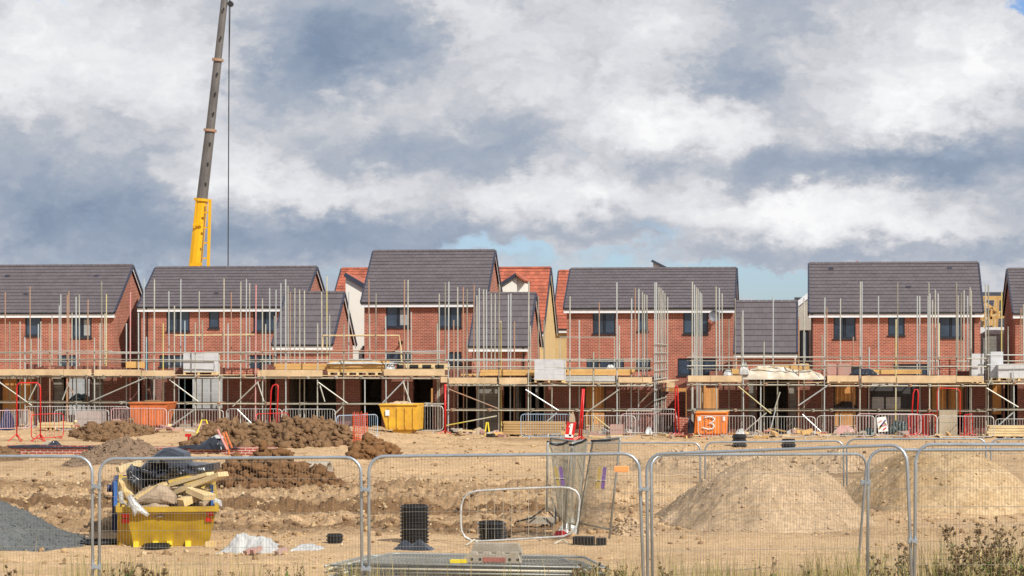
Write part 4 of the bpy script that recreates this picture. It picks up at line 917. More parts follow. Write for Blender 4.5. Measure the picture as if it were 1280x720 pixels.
# ------------------------------------------------------------------ loads on the decks
def deckz(px): return [Z(b[3], YA)+.07 for b in broots if b[2] == bay_of(px)][0]
def pallet(name, label, cat, px0, px1, ytop, m, Y=YA+.25, d=.9, base=True, group=None, strap=True):
    z0 = deckz((px0+px1)/2); a, b = at(px0, ytop, Y), at(px1, ytop, Y); rt = thing(name, label, cat, ((a.x+b.x)/2, Y, z0), group)
    if base:
        mb = MB()
        for k in range(3): mb.box(a.x+(b.x-a.x-.09)*k/2, a.x+(b.x-a.x-.09)*k/2+.09, Y+.02, Y+d-.02, z0, z0+.09)
        mb.box(a.x, b.x, Y, Y+d, z0+.09, z0+.112); mb.build('pallet_base', 'wood_pale', rt); z0 += .113
    mb = MB(); n = max(1, round((a.z-z0)/.22)); h = (a.z-z0)/n; cols_ = max(1, round((b.x-a.x)/.44)); wd = (b.x-a.x)/cols_
    for i in range(n):
        for j in range(cols_):
            mb.box(a.x+j*wd+.002, a.x+(j+1)*wd-.002, Y+ru.uniform(0, .012), Y+d, z0+i*h+.001, z0+(i+1)*h-.001)
    mb.build('blocks', m, rt); return rt
lightblock = mat('aerated_block', (0.56, 0.57, 0.59, 1), .9, var=.16, scale=5, island=.03)
pb = 'pallets of grey blocks on the scaffold'
pallet('block_pallet', 'grey block pallet on the scaffold under the crane house with a red top strip', 'block pallet', 229, 267, 440.5, lightblock, group=pb)
pallet('block_pallet', 'single large grey block pallet near the red roofs on the scaffold', 'block pallet', 668, 704.5, 449, lightblock, Y=YA-.1, group=pb)
pallet('block_pallet', 'narrow grey block pallet beside the red brick stack on the scaffold', 'block pallet', 1214, 1230, 442, lightblock, group=pb)
pallet('block_pallet', 'tall grey block pallet in front of the timber framed house', 'block pallet', 1238.5, 1254, 439.5, lightblock, Y=YA+.7, group=pb)
pallet('block_pallet', 'low wide grey block pallet at the right frame edge', 'block pallet', 1248, 1300, 455, lightblock, Y=YA+.1, d=.6, group=pb)
a = at(239, 440.2, YA+.3); b = at(255, 440.2, YA+.3); o = MB().box(a.x, b.x, YA+.22, YA+.5, a.z, a.z+.05).build('red_strap', 'red'); tag(o, 'short red strip lying on the grey block pallet', 'strap')
pallet('brick_pallet', 'stack of red bricks on the scaffold right of the widest house windows', 'brick stack', 1175, 1195, 449, 'brick', base=False)
pallet('brick_pallet', 'pink wrapped brick pack on the scaffold near brown polythene', 'brick stack', 1034, 1064, 454.5, 'pinkwrap', Y=YA+.9, base=True)
pallet('brick_pallet', 'low red brick pack on the deck between crane house windows', 'brick stack', 282, 318, 460.5, 'brick', Y=YA+.5, base=False)
pallet('brick_pallet', 'low red brick pack on the leftmost scaffold deck', 'brick stack', 45, 60, 458.5, 'brick', Y=YA+.5, base=False)
def boards(name, label, px0, px1, y0, y1, m, Y, n=3, d=.5, cat='timber', tilt=0, z=None, group=None):
    a, b = at(px0, y0, Y), at(px1, y1, Y); zb = b.z if z is None else z; rt = thing(name, label, cat, ((a.x+b.x)/2, Y, zb), group)
    h = (a.z-zb)/n; k_ = max(1, round(d/.2))
    for i in range(n):
        mb = MB()
        for j in range(k_):
            e0 = ru.uniform(-.1, .1); e1 = ru.uniform(-.1, .1); mb.box(a.x+e0, b.x+e1, Y+j*d/k_+.005, Y+(j+1)*d/k_-.005, zb+i*h+.004, zb+(i+1)*h-.003)
        mb.build('board_layer', m, rt)
    return rt
boards('timber_pack', 'pack of long yellow boards under clear plastic on the third scaffold', 411, 482, 451, 464.5, 'wood_new', YA+.2, 4, .8, z=deckz(430)+.16)
rt = thing('timber_pallet', 'pale pallet with gaps under the plastic wrapped timber pack', 'pallet', (X(446, YA), YA+.4, deckz(430)))
mb = MB(); xa, xb = X(409, YA), X(483, YA)
for k in range(7): q = xa+(xb-xa-.1)*k/6; mb.box(q, q+.1, YA+.15, YA+1.05, deckz(430), deckz(430)+.1)
mb.box(xa, xb, YA+.15, YA+.27, deckz(430)+.1, deckz(430)+.155); mb.box(xa, xb, YA+.8, YA+1.0, deckz(430)+.1, deckz(430)+.155); mb.build('slats', 'wood_pale', rt)
boards('timber_beams', 'long yellow timber joists lying on the deck behind the crane house garage', 343, 414, 454.5, 462, 'wood_new', YB-.5, 2, .4, cat='joists')
boards('timber_beams', 'yellow timber joists on the deck under the middle low garage', 603, 668, 462, 469.5, 'wood_new', YB-.1, 2, .3, cat='joists')
boards('timber_beams', 'yellow timber joists on the deck right of the large block pallet', 706, 790, 461.5, 469, 'wood_new', YB-.3, 2, .4, cat='joists')
boards('timber_beams', 'yellow timber joists over black sheet on the right scaffold deck', 1090, 1152, 462, 467.5, 'wood_new', YA+.6, 2, .4, cat='joists')
boards('timber_beams', 'short yellow timber block on the deck by white bag', 914, 925, 461, 469, 'wood_new', YA+.5, 1, .3, cat='joists')
boards('timber_beams', 'bright timber offcut on the deck between leftmost two houses', 159, 178, 452, 460, 'wood_new', YB-.3, 1, .4, cat='joists')
boards('formwork', 'pale timber formwork with dark square gaps on the third scaffold', 495, 560, 454.5, 462.5, 'wood_pale', YA+.5, 1, .5, cat='formwork')
mb = MB()
for k in range(4): a = at(496+k*16, 456, YA+.48); mb.box(a.x, a.x+.38, YA+.485, YA+.497, a.z-.16, a.z+.0)  # dark squares painted in for the shade inside the gaps
tag(mb.build('formwork_gap_shade', 'steel'), 'dark squares painted as shaded gaps on the pale timber formwork', 'painted_gap')
boards('insulation_board', 'wide yellow board standing on deck behind the brown polythene', 964, 1012, 455.5, 473, 'wood_new', YB+.05, 1, .06, cat='board')
boards('block_course', 'row of dull concrete blocks along the deck right of the block pallet', 706, 768, 469.5, 477, 'block', YB-.3, 1, .25, cat='blocks')
def crumple(name, label, cat, x0, x1, y0, y1, z0, h, m, seed, amp=.25, res=None, prof=None, group=None, base=None, parent=None):
    """loose sheet or bag: a creased mound closed down to what it lies on"""
    n = 60; nx = int(n*max(1, min(3, (x1-x0)/max(.1, (y1-y0)))**.5)); u = np.linspace(0, 1, nx); v = np.linspace(0, 1, n); U_, V_ = np.meshgrid(u, v)
    s_ = max(x1-x0, h)
    wob = (fbm(U_*3, V_*3, 2, seed)-.5)*.14
    A_ = x0+(x1-x0)*np.clip(U_+wob*np.minimum(U_, 1-U_)*2, 0, 1)+(fbm(V_*4, U_*0, 2, seed+1)-.5)*.12*(x1-x0)*(np.abs(U_-.5)*2)**3
    B_ = y0+(y1-y0)*V_+(fbm(U_*5, V_*0, 2, seed+2)-.5)*.15*(y1-y0)*(np.abs(V_-.5)*2)**3
    e = np.minimum(np.minimum(U_, 1-U_)*3.2, np.minimum(V_, 1-V_)*3.2); e = np.clip(e, 0, 1)**.55
    pr = 1.0 if prof is None else np.interp(U_, [p_[0] for p_ in prof], [p_[1] for p_ in prof])
    cr_ = np.abs(fbm(U_*5*(x1-x0)/s_, V_*4, 4, seed+4)-.5)*2; cr2 = np.abs(fbm(U_*13, V_*9, 3, seed+6)-.5)*2
    H_ = h*pr*e*(1-amp+amp*1.2*(1-cr_*1.4)-amp*.5*cr2)
    bz = z0 if base is None else base
    Z_ = np.where(e < .02, bz, z0+np.maximum(H_, 0.0))
    if parent is None:
        o = gridmesh(name, np.stack([A_, B_, Z_], 2), m); tag(o, label, cat, group)
    else: o = gridmesh(name, np.stack([A_, B_, Z_], 2), m, None, parent)
    return o
def crp(name, label, cat, px0, px1, yt, yb_, Y, d, m, seed, **k):
    a, b = at(px0, yt, Y), at(px1, yb_, Y); return crumple(name, label, cat, a.x, b.x, Y, Y+d, b.z, a.z-b.z, m, seed, **k)
crp('plastic_sheet', 'crumpled clear plastic draped over the yellow timber pack', 'plastic sheet', 410, 497, 448, 455, YA+.12, 1.0, 'poly', 3, prof=[(0, .5), (.15, .9), (.6, .9), (.8, .4), (1, .25)])
crp('plastic_sheet', 'loose tail of clear plastic hanging at the end of the timber pack', 'plastic sheet', 482, 494, 453, 468, YA+.05, .5, 'poly', 4)
crp('polythene_cover', 'long dusty brown polythene cover over boards on the scaffold', 'plastic sheet', 929, 1028, 452.5, 474.5, YA-.05, 1.1, 'poly_brown', 5, amp=.35, prof=[(0, .6), (.1, 1), (.2, .95), (.35, .72), (.5, .7), (.65, .55), (.8, .7), (.95, .9), (1, .6)])
crp('rubble_bag', 'small white bag on the deck left of brown polythene', 'bag', 904, 916, 462.5, 470, YA+.3, .4, 'poly', 6)
crp('rubble_bag', 'white plastic tied to the scaffold post left of brown polythene', 'bag', 924, 936, 453, 468, YA-.12, .3, 'poly', 7)
crp('black_cover', 'black sheet bundle on the deck below the widest house', 'plastic sheet', 1062, 1098, 461, 469, YA+.5, .6, 'black_sheet', 8)
crp('rubble_bag', 'small white sack on the deck above the yellow joists', 'bag', 757, 769, 456, 463, YB-.2, .3, 'poly', 9)
boards('tarpaulin_board', 'dark flat board leaning on the deck edge beside pink wrapped bricks', 1060, 1078, 457, 469, 'steel', YA+1.0, 1, .05, cat='board')
# ------------------------------------------------------------------ mesh fence panels
def baseY(px, yb, top=97.9):
    z = .2 if px < 480 else 0
    y = gr(px, yb, z).y
    return y if y < top-.6 else top-.6*math.exp(-(y-top+.6)/6)
def arc_rect(w, h, r, n=5, bottom=True):
    pts = []
    cs = [((r, h-r), 180, 90), ((w-r, h-r), 90, 0)]
    if bottom: cs += [((w-r, r), 0, -90), ((r, r), -90, -180)]
    for (cx, cz), a0, a1 in cs:
        for k in range(n+1):
            a = R(a0+(a1-a0)*k/n); pts.append((cx+r*math.cos(a), cz+r*math.sin(a)))
    return pts
def fpanel(label, TL, TR_, BR, BL, w=3.45, h=2.0, m='heras', wires=86, hw=9, sag=0.0, rw=.0017, rt_=.021, name='mesh_fence', cat='fence panel', group=None, corner=.2, wire='wire'):
    """a welded mesh panel hung between four corner points"""
    TL, TR_, BR, BL = [Vector(v) for v in (TL, TR_, BR, BL)]
    nrm = (TR_-TL).cross(TL-BL).normalized()
    def P(x, z):
        u = x/w; v = z/h
        p = (BL.lerp(BR, u)).lerp(TL.lerp(TR_, u), v)
        return p+nrm*sag*math.sin(math.pi*u)*math.sin(math.pi*min(1, v*.9+.1))
    root = thing(name, label, cat, BL.lerp(BR, .5), group)
    path = [P(0, 0)]+[P(x, z) for x, z in arc_rect(w, h, corner, 5, False)]+[P(w, 0)]
    f = MB(); f.tube(path, rt_, 8); f.tube([P(.0, .18), P(w, .18)], rt_*.8, 6); f.build('frame', m, root, True)
    mb = MB()
    for k in range(1, wires):
        x = w*k/wires; zt = h
        if x < corner: zt = h-corner+math.sqrt(max(0, corner**2-(corner-x)**2))
        if w-x < corner: zt = h-corner+math.sqrt(max(0, corner**2-(corner-w+x)**2))
        mb.tube([P(x, .18), P(x, zt*.5), P(x, zt)] if sag else [P(x, .18), P(x, zt)], rw, 3)
    for k in range(hw):
        z = .2+(h-.25)*k/(hw-1)
        mb.tube([P(0.0, z), P(w*.5, z), P(w, z)], rw*1.15, 3)
    mb.build('wire_mesh', wire, root)
    return root, P
def P3(px, py, Y): return at(px, py, Y)
YFc = 29.6
def front(label, tl, tr, bl, br, Yl=YFc, Yr=YFc, yb=768):
    return fpanel(label, P3(tl[0], tl[1], Yl), P3(tr[0], tr[1], Yr), P3(br, yb, Yr), P3(bl, yb, Yl))
gF = 'galvanised mesh fence panels along the front'
panels = []
for a in [('mesh fence panel cut by the left frame edge before the gravel heap', (-222, 569), (115, 571), -220, 116, YFc, YFc, 768),
          ('mesh fence panel standing in front of the yellow rubbish skip', (124.5, 573.5), (451, 571.5), 124, 453, YFc, YFc+.02, 768),
          ('mesh fence panel carrying the small orange plate before the tall black pipe', (461, 570.5), (798.5, 567), 461.5, 806, YFc+.03, YFc, 768),
          ('nearer mesh fence panel before the broad sand heap with its top rising to the right', (808.5, 568), (1133, 556), 810, 1142, YFc+.1, YFc-.9, 780),
          ('farther mesh fence panel before the broad sand heap leaning inward at its right post', (813.5, 568.5), (1084, 567.5), 816, 1070, YFc+2.3, YFc+5.3, 742),
          ('farther mesh fence panel before the golden sand heap behind the brown weeds', (1085.5, 562.5), (1392, 562), 1084, 1396, YFc+1.2, YFc+1.3, 763),
          ('nearest mesh fence panel at the right edge with brown weeds at its foot', (1145, 555.5), (1490, 556), 1142.5, 1494, YFc-.9, YFc-.9, 776)]:
    rt, Pf = front(*a); rt['group'] = gF; panels.append((rt, Pf))
def clip(px0, px1, py, Y, label):
    a, b = P3(px0, py, Y-.02), P3(px1, py, Y-.02); m = MB(); m.box(a.x-.02, b.x+.02, a.y-.05, a.y-.03, a.z-.02, a.z+.02)
    m.tube([a+Vector((0, 0, -.035)), a+Vector((0, 0, .035))], .027, 8); m.tube([b+Vector((0, 0, -.035)), b+Vector((0, 0, .035))], .027, 8)
    m.tube([Vector(((a.x+b.x)/2, a.y-.08, a.z)), Vector(((a.x+b.x)/2, a.y+.02, a.z))], .015, 6)
    tag(m.build('fence_clip', 'heras'), label, 'clip', 'clips joining the front fence posts')
clip(117, 124, 608.5, YFc, 'steel clip high between the two posts left of the yellow skip')
clip(117, 124, 709, YFc, 'steel clip low between the two posts left of the yellow skip')
clip(453, 461, 612, YFc, 'steel clip high between the posts left of the tall black pipe')
clip(454, 461, 711, YFc, 'steel clip low between the posts over the stacked panels')
clip(801, 809, 611.5, YFc, 'steel clip between the posts right of the small orange plate')
clip(1078, 1086, 603.5, YFc+1.0, 'steel clip high between the crossing posts in front of the golden sand')
clip(1137.5, 1144, 676, YFc-.9, 'steel clip low between the posts beside the brown weeds')
a, b = P3(768, 590, YFc-.03), P3(786.5, 582.3, YFc-.03)
rt = thing('warning_plate', 'small pale orange plate wired on the fence panel', 'plate', (a.x, a.y, a.z)); MB().box(a.x, b.x, YFc-.06, YFc-.05, a.z, b.z).build('plate', 'orange_tag', rt)
MB().box(a.x+.008, b.x-.008, YFc-.064, YFc-.0605, a.z+.008, b.z-.008).build('face', mat('orange_plate_face', (.80, .32, .10, 1), .5, var=.1), rt)
# middle fence on the far side of the sand heaps
gM = 'mesh fence panels in the middle distance'
for lab, p0, p1, y0, y1 in [('middle distance mesh panel behind the leaning panels', 716, 875.5, 553.5, 553.5), ('middle distance mesh panel left half behind the broad sand heap', 881.5, 1054.5, 553, 551),
                            ('middle distance mesh panel behind the peak of the golden sand', 1058.5, 1232.5, 549, 548.5), ('middle distance mesh panel cut by the right frame edge', 1238.5, 1412, 549, 548)]:
    Y = 56; zt0 = P3(p0, y0, Y); zt1 = P3(p1, y1, Y)
    fpanel(lab, zt0, zt1, zt1-Vector((0, 0, 2.0)), zt0-Vector((0, 0, 2.0)), wires=44, hw=7, rw=.0026, group=gM)
# fence panels tied on end and leaning in the middle
gL = 'fence panels leaning together in the middle of the site'
def lp4(label, tl, tr, br, bl, Yl, Yr, sag, m='heras_b', **k):
    return fpanel(label, P3(*tl, Yl), P3(*tr, Yr), P3(*br, Yr-.1), P3(*bl, Yl-.1), w=2.0, h=2.0, m=m, wires=44, hw=10, sag=sag, group=gL, rw=.0030, wire='cream', corner=.06, **k)
lp4('leaning mesh panel with yellow and purple strip on the far left of the tied group', (684.5, 554), (710, 553.5), (705, 662), (683.5, 640), 41.6, 42.6, .12)
lp4('leaning mesh panel second in the tied group with bent post', (688, 547.5), (720, 552), (712, 664), (700, 652), 42.8, 42.0, .1)
lp4('narrow leaning mesh panel in the middle of the tied group', (715, 554), (733, 549.5), (722, 668), (706, 662), 41.8, 42.4, .1)
_, Pw = lp4('widest leaning mesh panel of the tied group with purple and yellow strip', (741, 551.5), (775.5, 547.5), (761.5, 673.5), (722, 664), 42.2, 41.4, .1)
for (x0, y0, x1, y1, Y_, lab) in [(753, 584, 750, 611, 41.5, 'purple and yellow printed strip tied on the widest leaning panel'), (697.5, 584, 701, 607, 41.4, 'yellow and purple strip tied on the left leaning panel')]:
    a, b = P3(x0, y0, Y_), P3(x1, y1, Y_); rt = thing('banner_strip', lab, 'banner', b)
    MB().beam(a+Vector((-.045, 0, 0)), b+Vector((-.045, 0, 0)), .055, .01, (0, 1, 0)).build('yellow_half', 'amber', rt); MB().beam(a+Vector((.045, -.002, 0)), b+Vector((.045, -.002, 0)), .065, .01, (0, 1, 0)).build('purple_half', 'purple', rt)
    MB().beam(a.lerp(b, .6)+Vector((-.1, -.012, 0)), a.lerp(b, .6)+Vector((.1, -.012, 0)), .03, .004).build('white_line', 'white', rt)
for px0, py0, px1, py1 in [(684, 552, 697, 556), (697, 556, 710, 552), (712, 556, 722, 554), (722, 554, 733, 549), (739, 551, 775, 548)]:
    m = MB(); m.tube([P3(px0, py0, 41.7), P3((px0+px1)/2, (py0+py1)/2+1.2, 41.65), P3(px1, py1, 41.7)], .024, 6); tag(m.build('black_strap', 'black_pl'), 'black wrap tied along the tops of the leaning panels', 'strap', 'black wraps on the leaning panels')
m = MB(); m.tube([P3(690, 622, 41.9), P3(695, 640, 41.8), P3(694, 652, 41.7), P3(688, 658, 41.6)], .02, 6)
tag(m.build('black_cable', 'black_pl'), 'black cable trailing down the left leaning panel', 'cable')
c = gr(735, 681); c.z = gz(c.x, c.y); rt = thing('fence_weight', 'black block foot under the leaning panels', 'fence foot', c)
m = MB(); m.box(c.x-.26, c.x+.12, c.y-.12, c.y+.12, c.z, c.z+.15); m.box(c.x+.15, c.x+.32, c.y-.1, c.y+.1, c.z-.02, c.z+.13)
for k in range(5): m.box(c.x-.25+k*.08, c.x-.22+k*.08, c.y-.14, c.y-.121, c.z+.01, c.z+.13)
m.build('block', 'black_pl', rt)
a = gr(703, 668); crumple('rubbish_bag', 'crumpled white and clear bag at the foot of the leaning panels', 'bag', a.x-.13, a.x+.3, a.y-.2, a.y+.3, gz(a.x, a.y)-.02, .36, 'poly', 31, prof=[(0, .3), (.4, .7), (.7, 1), (1, .8)])
a = gr(701, 669); crumple('maroon_rag', 'dark red rag beside the white bag under the leaning panels', 'rag', a.x-.12, a.x+.18, a.y-.35, a.y-.21, gz(a.x, a.y)-.02, .12, 'red', 33)
a = gr(699, 662); a.z = gz(a.x, a.y); rt = thing('buried_block', 'half buried concrete block with black cable left of the leaning panels', 'block', (a.x-.3, a.y, a.z)); m = MB(); m.beam((a.x-.62, a.y, a.z+.08), (a.x-.05, a.y+.1, a.z+.05), .3, .12); m.build('block', 'conc', rt)
MB().tube([(a.x-.8, a.y-.1, a.z+.05), (a.x-.5, a.y-.25, a.z+.13), (a.x-.25, a.y-.2, a.z+.32), (a.x, a.y-.15, a.z+.06)], .018, 6).build('cable', 'black_pl', rt)
# ------------------------------------------------------------------ stacked panels on the ground
sx0, sx1 = 405, 745
def laid(label, k, dx, dy, dz0, m):
    Yn = 33.35+dy; Yfr = Yn+1.95; z = .04+k*.027
    a = P3(sx0+dx, 0, Yn); b = P3(sx1+dx, 0, Yn); off = .22*math.sin(k*1.7)
    w_ = (b.x-a.x); xa = a.x+w_*.04; xb = b.x
    BLv = Vector((xa+off, Yn, z+dz0)); BRv = Vector((xb+off, Yn-.05, z)); TLv = Vector((xa+off+.30, Yfr, z+dz0)); TRv = Vector((xb+off-.55, Yfr, z))
    return fpanel(label, TLv, TRv, BRv, BLv, w=3.45, h=2.0, m=m, wires=64, hw=9, sag=.03, rw=.0035, rt_=.019, group='fence panels laid flat in a stack', wire='wire')
for k in range(9):
    laid('galvanised mesh fence panel lying flat within the stack under the concrete foot' if k < 8 else 'topmost mesh fence panel of the flat stack under the concrete foot', k, (0, 3, -4, 5, 2, -3, 4, -1, 0)[k], (.0, .08, .03, .1, .02, .06, .0, .05, .02)[k], (0, .02, 0, .03, .0, .02, 0, .01, .02)[k], 'heras_b' if k % 3 else 'cream')
a = P3(575, 710, 34.6); zt = .04+9*.027; rt = thing('fence_weight', 'worn concrete fence foot with faded red face lying on top of the stacked panels', 'fence foot', (P3(615, 0, 33.9).x, 33.9, zt))
x0, x1 = P3(577, 0, 33.8).x, P3(651, 0, 33.8).x
m = MB(); y0_ = 33.75; wd = .26
m.poly([(x0-.03, zt+.004), (x0+.08, zt+.12), (x1-.06, zt+.12), (x1, zt+.004)], y0_, y0_+wd)
for k in range(4): q = x0+.1+k*.2; m.poly([(q, zt+.121), (q+.02, zt+.155), (q+.11, zt+.155), (q+.13, zt+.121)], y0_+.04, y0_+wd-.04)
m.build('foot', 'conc', rt)
m = MB(); m.box(x0+.32, x0+.66, y0_-.006, y0_-.001, zt+.015, zt+.085); m.build('red_face', mat('faded_red_concrete', (.36, .13, .10, 1), .9, var=.3, scale=8), rt)
for q in (.16, .28, .72, .84): MB().tube([(x0+q, y0_-.004, zt+.055), (x0+q, y0_+.001, zt+.055)], .022, 10).build('hole', 'steel', rt)
m = MB(); m.poly([(x0+.1, zt+.125), (x0+.14, zt+.26), (x1-.08, zt+.26), (x1-.02, zt+.125)], y0_+.30, y0_+.52); rt2 = thing('fence_weight', 'second concrete fence foot just behind the worn one on the stacked panels', 'fence foot', (x0+.4, y0_+.4, zt)); m.box(x0+.12, x1-.04, y0_+.31, y0_+.51, zt+.004, zt+.124); m.build('foot', 'conc', rt2)
x2 = P3(563, 0, 33.7).x; o = MB().box(x2, x2+.24, 33.65, 33.78, zt+.004, zt+.05).build('yellow_wedge', 'yellow_tag'); tag(o, 'small yellow plastic wedge beside the concrete foot on the stack', 'wedge')
# ------------------------------------------------------------------ pedestrian barriers
def barrier_proto(name, w, h, m, bars=20, foot=True):
    root = thing(name, None, None, (0, 0, 0)); m1 = MB()
    m1.tube([(x-w/2, 0, z+.12) for x, z in arc_rect(w, h-.12, .16, 4)], .019, 7, closed=True); m1.build('frame', m, root, True)
    m2 = MB()
    for k in range(1, bars): x = -w/2+w*k/bars; m2.tube([(x, 0, .13), (x, 0, h-.02)], .0075, 4)
    m2.build('bars', m, root)
    for s in (-1, 1):
        m3 = MB(); x = s*w*.32; m3.tube([(x, 0, .14), (x, -.28, .012), (x, -.33, .012)], .016, 6); m3.tube([(x, 0, .14), (x, .28, .012), (x, .33, .012)], .016, 6); m3.build('foot', m, root)
    return root
proto = {}
def barrier(label, px0, px1, yt, yb_, kind='grey', tilt=0.0, rz=None, first=[True]):
    Yb = baseY(px0, yb_); xa, xb = X(px0, Yb), X(px1, Yb); h = (yb_-yt)*Yb/2878
    if kind not in proto:
        proto[kind] = barrier_proto('pedestrian_barrier', 2.3, 1.1, bars=7 if kind == 'red' else 20, m={'grey': 'barrier', 'blue': 'barrier_blue', 'pink': 'barrier_pink', 'red': 'red'}[kind]); o = proto[kind]
    else: o = copy_tree(proto[kind])
    o.location = ((xa+xb)/2, Yb, gz((xa+xb)/2, Yb)); w_ = (xb-xa)
    if w_ < 1.9 and rz is None: rz = math.acos(max(.15, w_/2.3)); 
    elif rz is None: rz = 0
    o.rotation_euler = (R(tilt), 0, rz); o.scale = ((w_/math.cos(rz))/2.3, 1, h/1.1)
    tag(o, label, 'barrier', 'pedestrian barriers along the row'); return o
for a in [('grey crowd barrier at the left edge behind the first red hoop', -12, 30, 512, 538, 'pink'), ('grey crowd barrier between the two red hoop legs and grey block pack', 31, 94, 508.5, 537, 'grey'), ('grey crowd barrier before the pink wrapped brick stack', 97, 161, 509, 537, 'grey'),
          ('faded grey barrier overlapping behind the low red barrier', 68, 136, 513, 541, 'grey'), ('faded pink crowd barrier in front of the orange skip', 139, 208, 513, 541.5, 'pink'), ('grey crowd barrier right of the orange skip', 210.5, 279, 513, 539, 'grey'),
          ('grey crowd barrier behind the yellow trestle', 283, 352, 513, 539, 'grey'), ('grey crowd barrier behind the top of the long dark heap', 353, 419, 514, 541, 'grey'), ('blue grey angled crowd barrier beside the orange netting', 427, 466, 515, 547, 'blue'),
          ('grey crowd barrier leaning on the yellow tipping skip', 489, 554, 511, 545.5, 'grey'), ('blue crowd barrier before the long timber stack', 651, 713, 518, 549, 'blue'), ('grey crowd barrier right of the sign board numbered 1', 727, 794, 519, 548, 'grey'),
          ('grey crowd barrier under the end of the fourth scaffold', 783, 845, 512, 545, 'grey'), ('pink crowd barrier behind the grey one under the scaffold end', 776, 846, 515, 542, 'pink'), ('grey crowd barrier in front of the orange skip numbered 3', 873, 944, 521, 549, 'grey'),
          ('grey crowd barrier below the brown polythene cover', 948.5, 1019, 521.5, 549, 'grey'), ('grey crowd barrier left of the white poster', 1021.5, 1093, 521.5, 549, 'grey'), ('grey crowd barrier holding the white poster', 1094.5, 1171, 519.5, 549, 'grey'),
          ('faded pink barrier behind the white poster', 1071, 1151, 518, 546, 'pink'), ('grey crowd barrier before the hanging sand bag', 1172, 1242, 521, 549, 'grey'), ('grey crowd barrier before the second timber stack at the right edge', 1244.5, 1312, 524, 548, 'grey')]: barrier(*a)
# plain low barrier near the camera
Yb = gr(640, 679).y; mb = MB(); pts = [(575.8, 645), (576.5, 632), (579.5, 623), (586, 616.5), (597, 613.5), (640, 611), (700, 609), (712, 610), (719.5, 613.5), (723.5, 619), (724.5, 626), (722.5, 650), (720, 660), (714, 666.5), (704, 670.5), (650, 674), (600, 676.5), (589, 675.5), (581, 671), (577, 664), (576, 655)]
rt = thing('low_barrier', 'low pale metal round cornered barrier standing over the short black pipe', 'barrier', P3(650, 690, Yb)); Q = [P3(x, y, Yb) for x, y in pts]
mb.tube(Q, .019, 8, closed=True); mb.build('frame', 'barrier', rt, True)
for fx_ in (593, 703):
    m = MB(); t_ = P3(fx_, 674.5, Yb); g_ = gz(t_.x, Yb); m.tube([t_, (t_.x-.12, Yb-.26, g_+.01)], .017, 6); m.tube([t_, (t_.x+.12, Yb-.2, g_+.01)], .017, 6); m.build('foot', 'cream', rt)
m = MB()
for k in range(1, 14): x_ = 576+148*k/14; m.tube([P3(x_, 675-(x_-576)*.03, Yb), P3(x_, 614-(x_-576)*.03, Yb)], .0035, 4)
m.build('bars', 'cream', rt)
# red hoops
def hoop(label, pts, yb_, m='red', r=.028, feet=True, name='red_hoop', grp='tall red access hoops'):
    Yb = baseY(pts[0][0], yb_); rt = thing(name, label, 'hoop', P3(pts[0][0], yb_, Yb), grp)
    MB().tube([P3(x, y, Yb) for x, y in pts], r, 8).build('hoop', m, rt, True)
    if feet:
        for px in sorted(set((pts[0][0], pts[-1][0]))):
            a = P3(px, yb_-5, Yb); z_ = gz(a.x, a.y); q = MB()
            for dx, dy in ((-.28, -.2), (.28, -.2), (0, .3)): q.tube([a, (a.x+dx, a.y+dy, z_+.01)], .02, 6)
            q.build('foot', m, rt)
    return rt
hoop('widest red hoop frame at the left edge before the boarded bay', [(21, 546), (21, 486), (21.5, 481), (25, 478.5), (46, 478.5), (49.5, 481), (50.5, 486), (50.5, 547)], 547)
hoop('narrow red hoop above the red barrier behind the long dark heap', [(336.5, 540), (339, 488), (341, 482), (345, 480.5), (347.5, 482), (347.5, 490), (345.5, 538)], 542)
hoop('thick red post with splayed feet right of the yellow tipping skip', [(556.5, 542), (556.5, 480)], 543, r=.045)
hoop('red leaning post right of the sign board numbered 1', [(723.5, 549), (728.5, 486), (730, 486), (726.5, 549)], 550, r=.035)
hoop('thin red hoop post in the gap between the two scaffold blocks', [(844.5, 545), (844, 484), (845.5, 482.5), (847, 484), (849, 545)], 546)
hoop('tall narrow red hoop right of the white poster', [(1138.5, 543), (1141.5, 492), (1143.5, 487), (1147, 487), (1147.8, 492), (1145.8, 543)], 546)
hoop('wide thin red hoop before the hanging sand bag', [(1171.5, 545), (1171.5, 490), (1173, 486), (1177, 485), (1197, 486), (1200, 489), (1200, 545)], 546, r=.02, feet=False)
def rbar(label, px0, px1, yt, yb_, rz=None, k='red'):
    o = barrier(label, px0, px1, yt, yb_, k, 0, rz); o['group'] = 'small red barriers'; return o
rbar('small red barrier beside the widest red hoop', 51, 68, 512, 546)
rbar('small red barrier seen at a steep angle under the narrow red hoop', 328, 353, 513, 546)
rbar('small red barrier left of the hanging sand bag', 1152, 1171, 513.5, 542)
rbar('small red barrier with bars right of the hanging sand bag', 1203, 1218, 515, 542)
rbar('small red barrier overlapping the tall narrow red hoop', 1134, 1150, 519, 546)
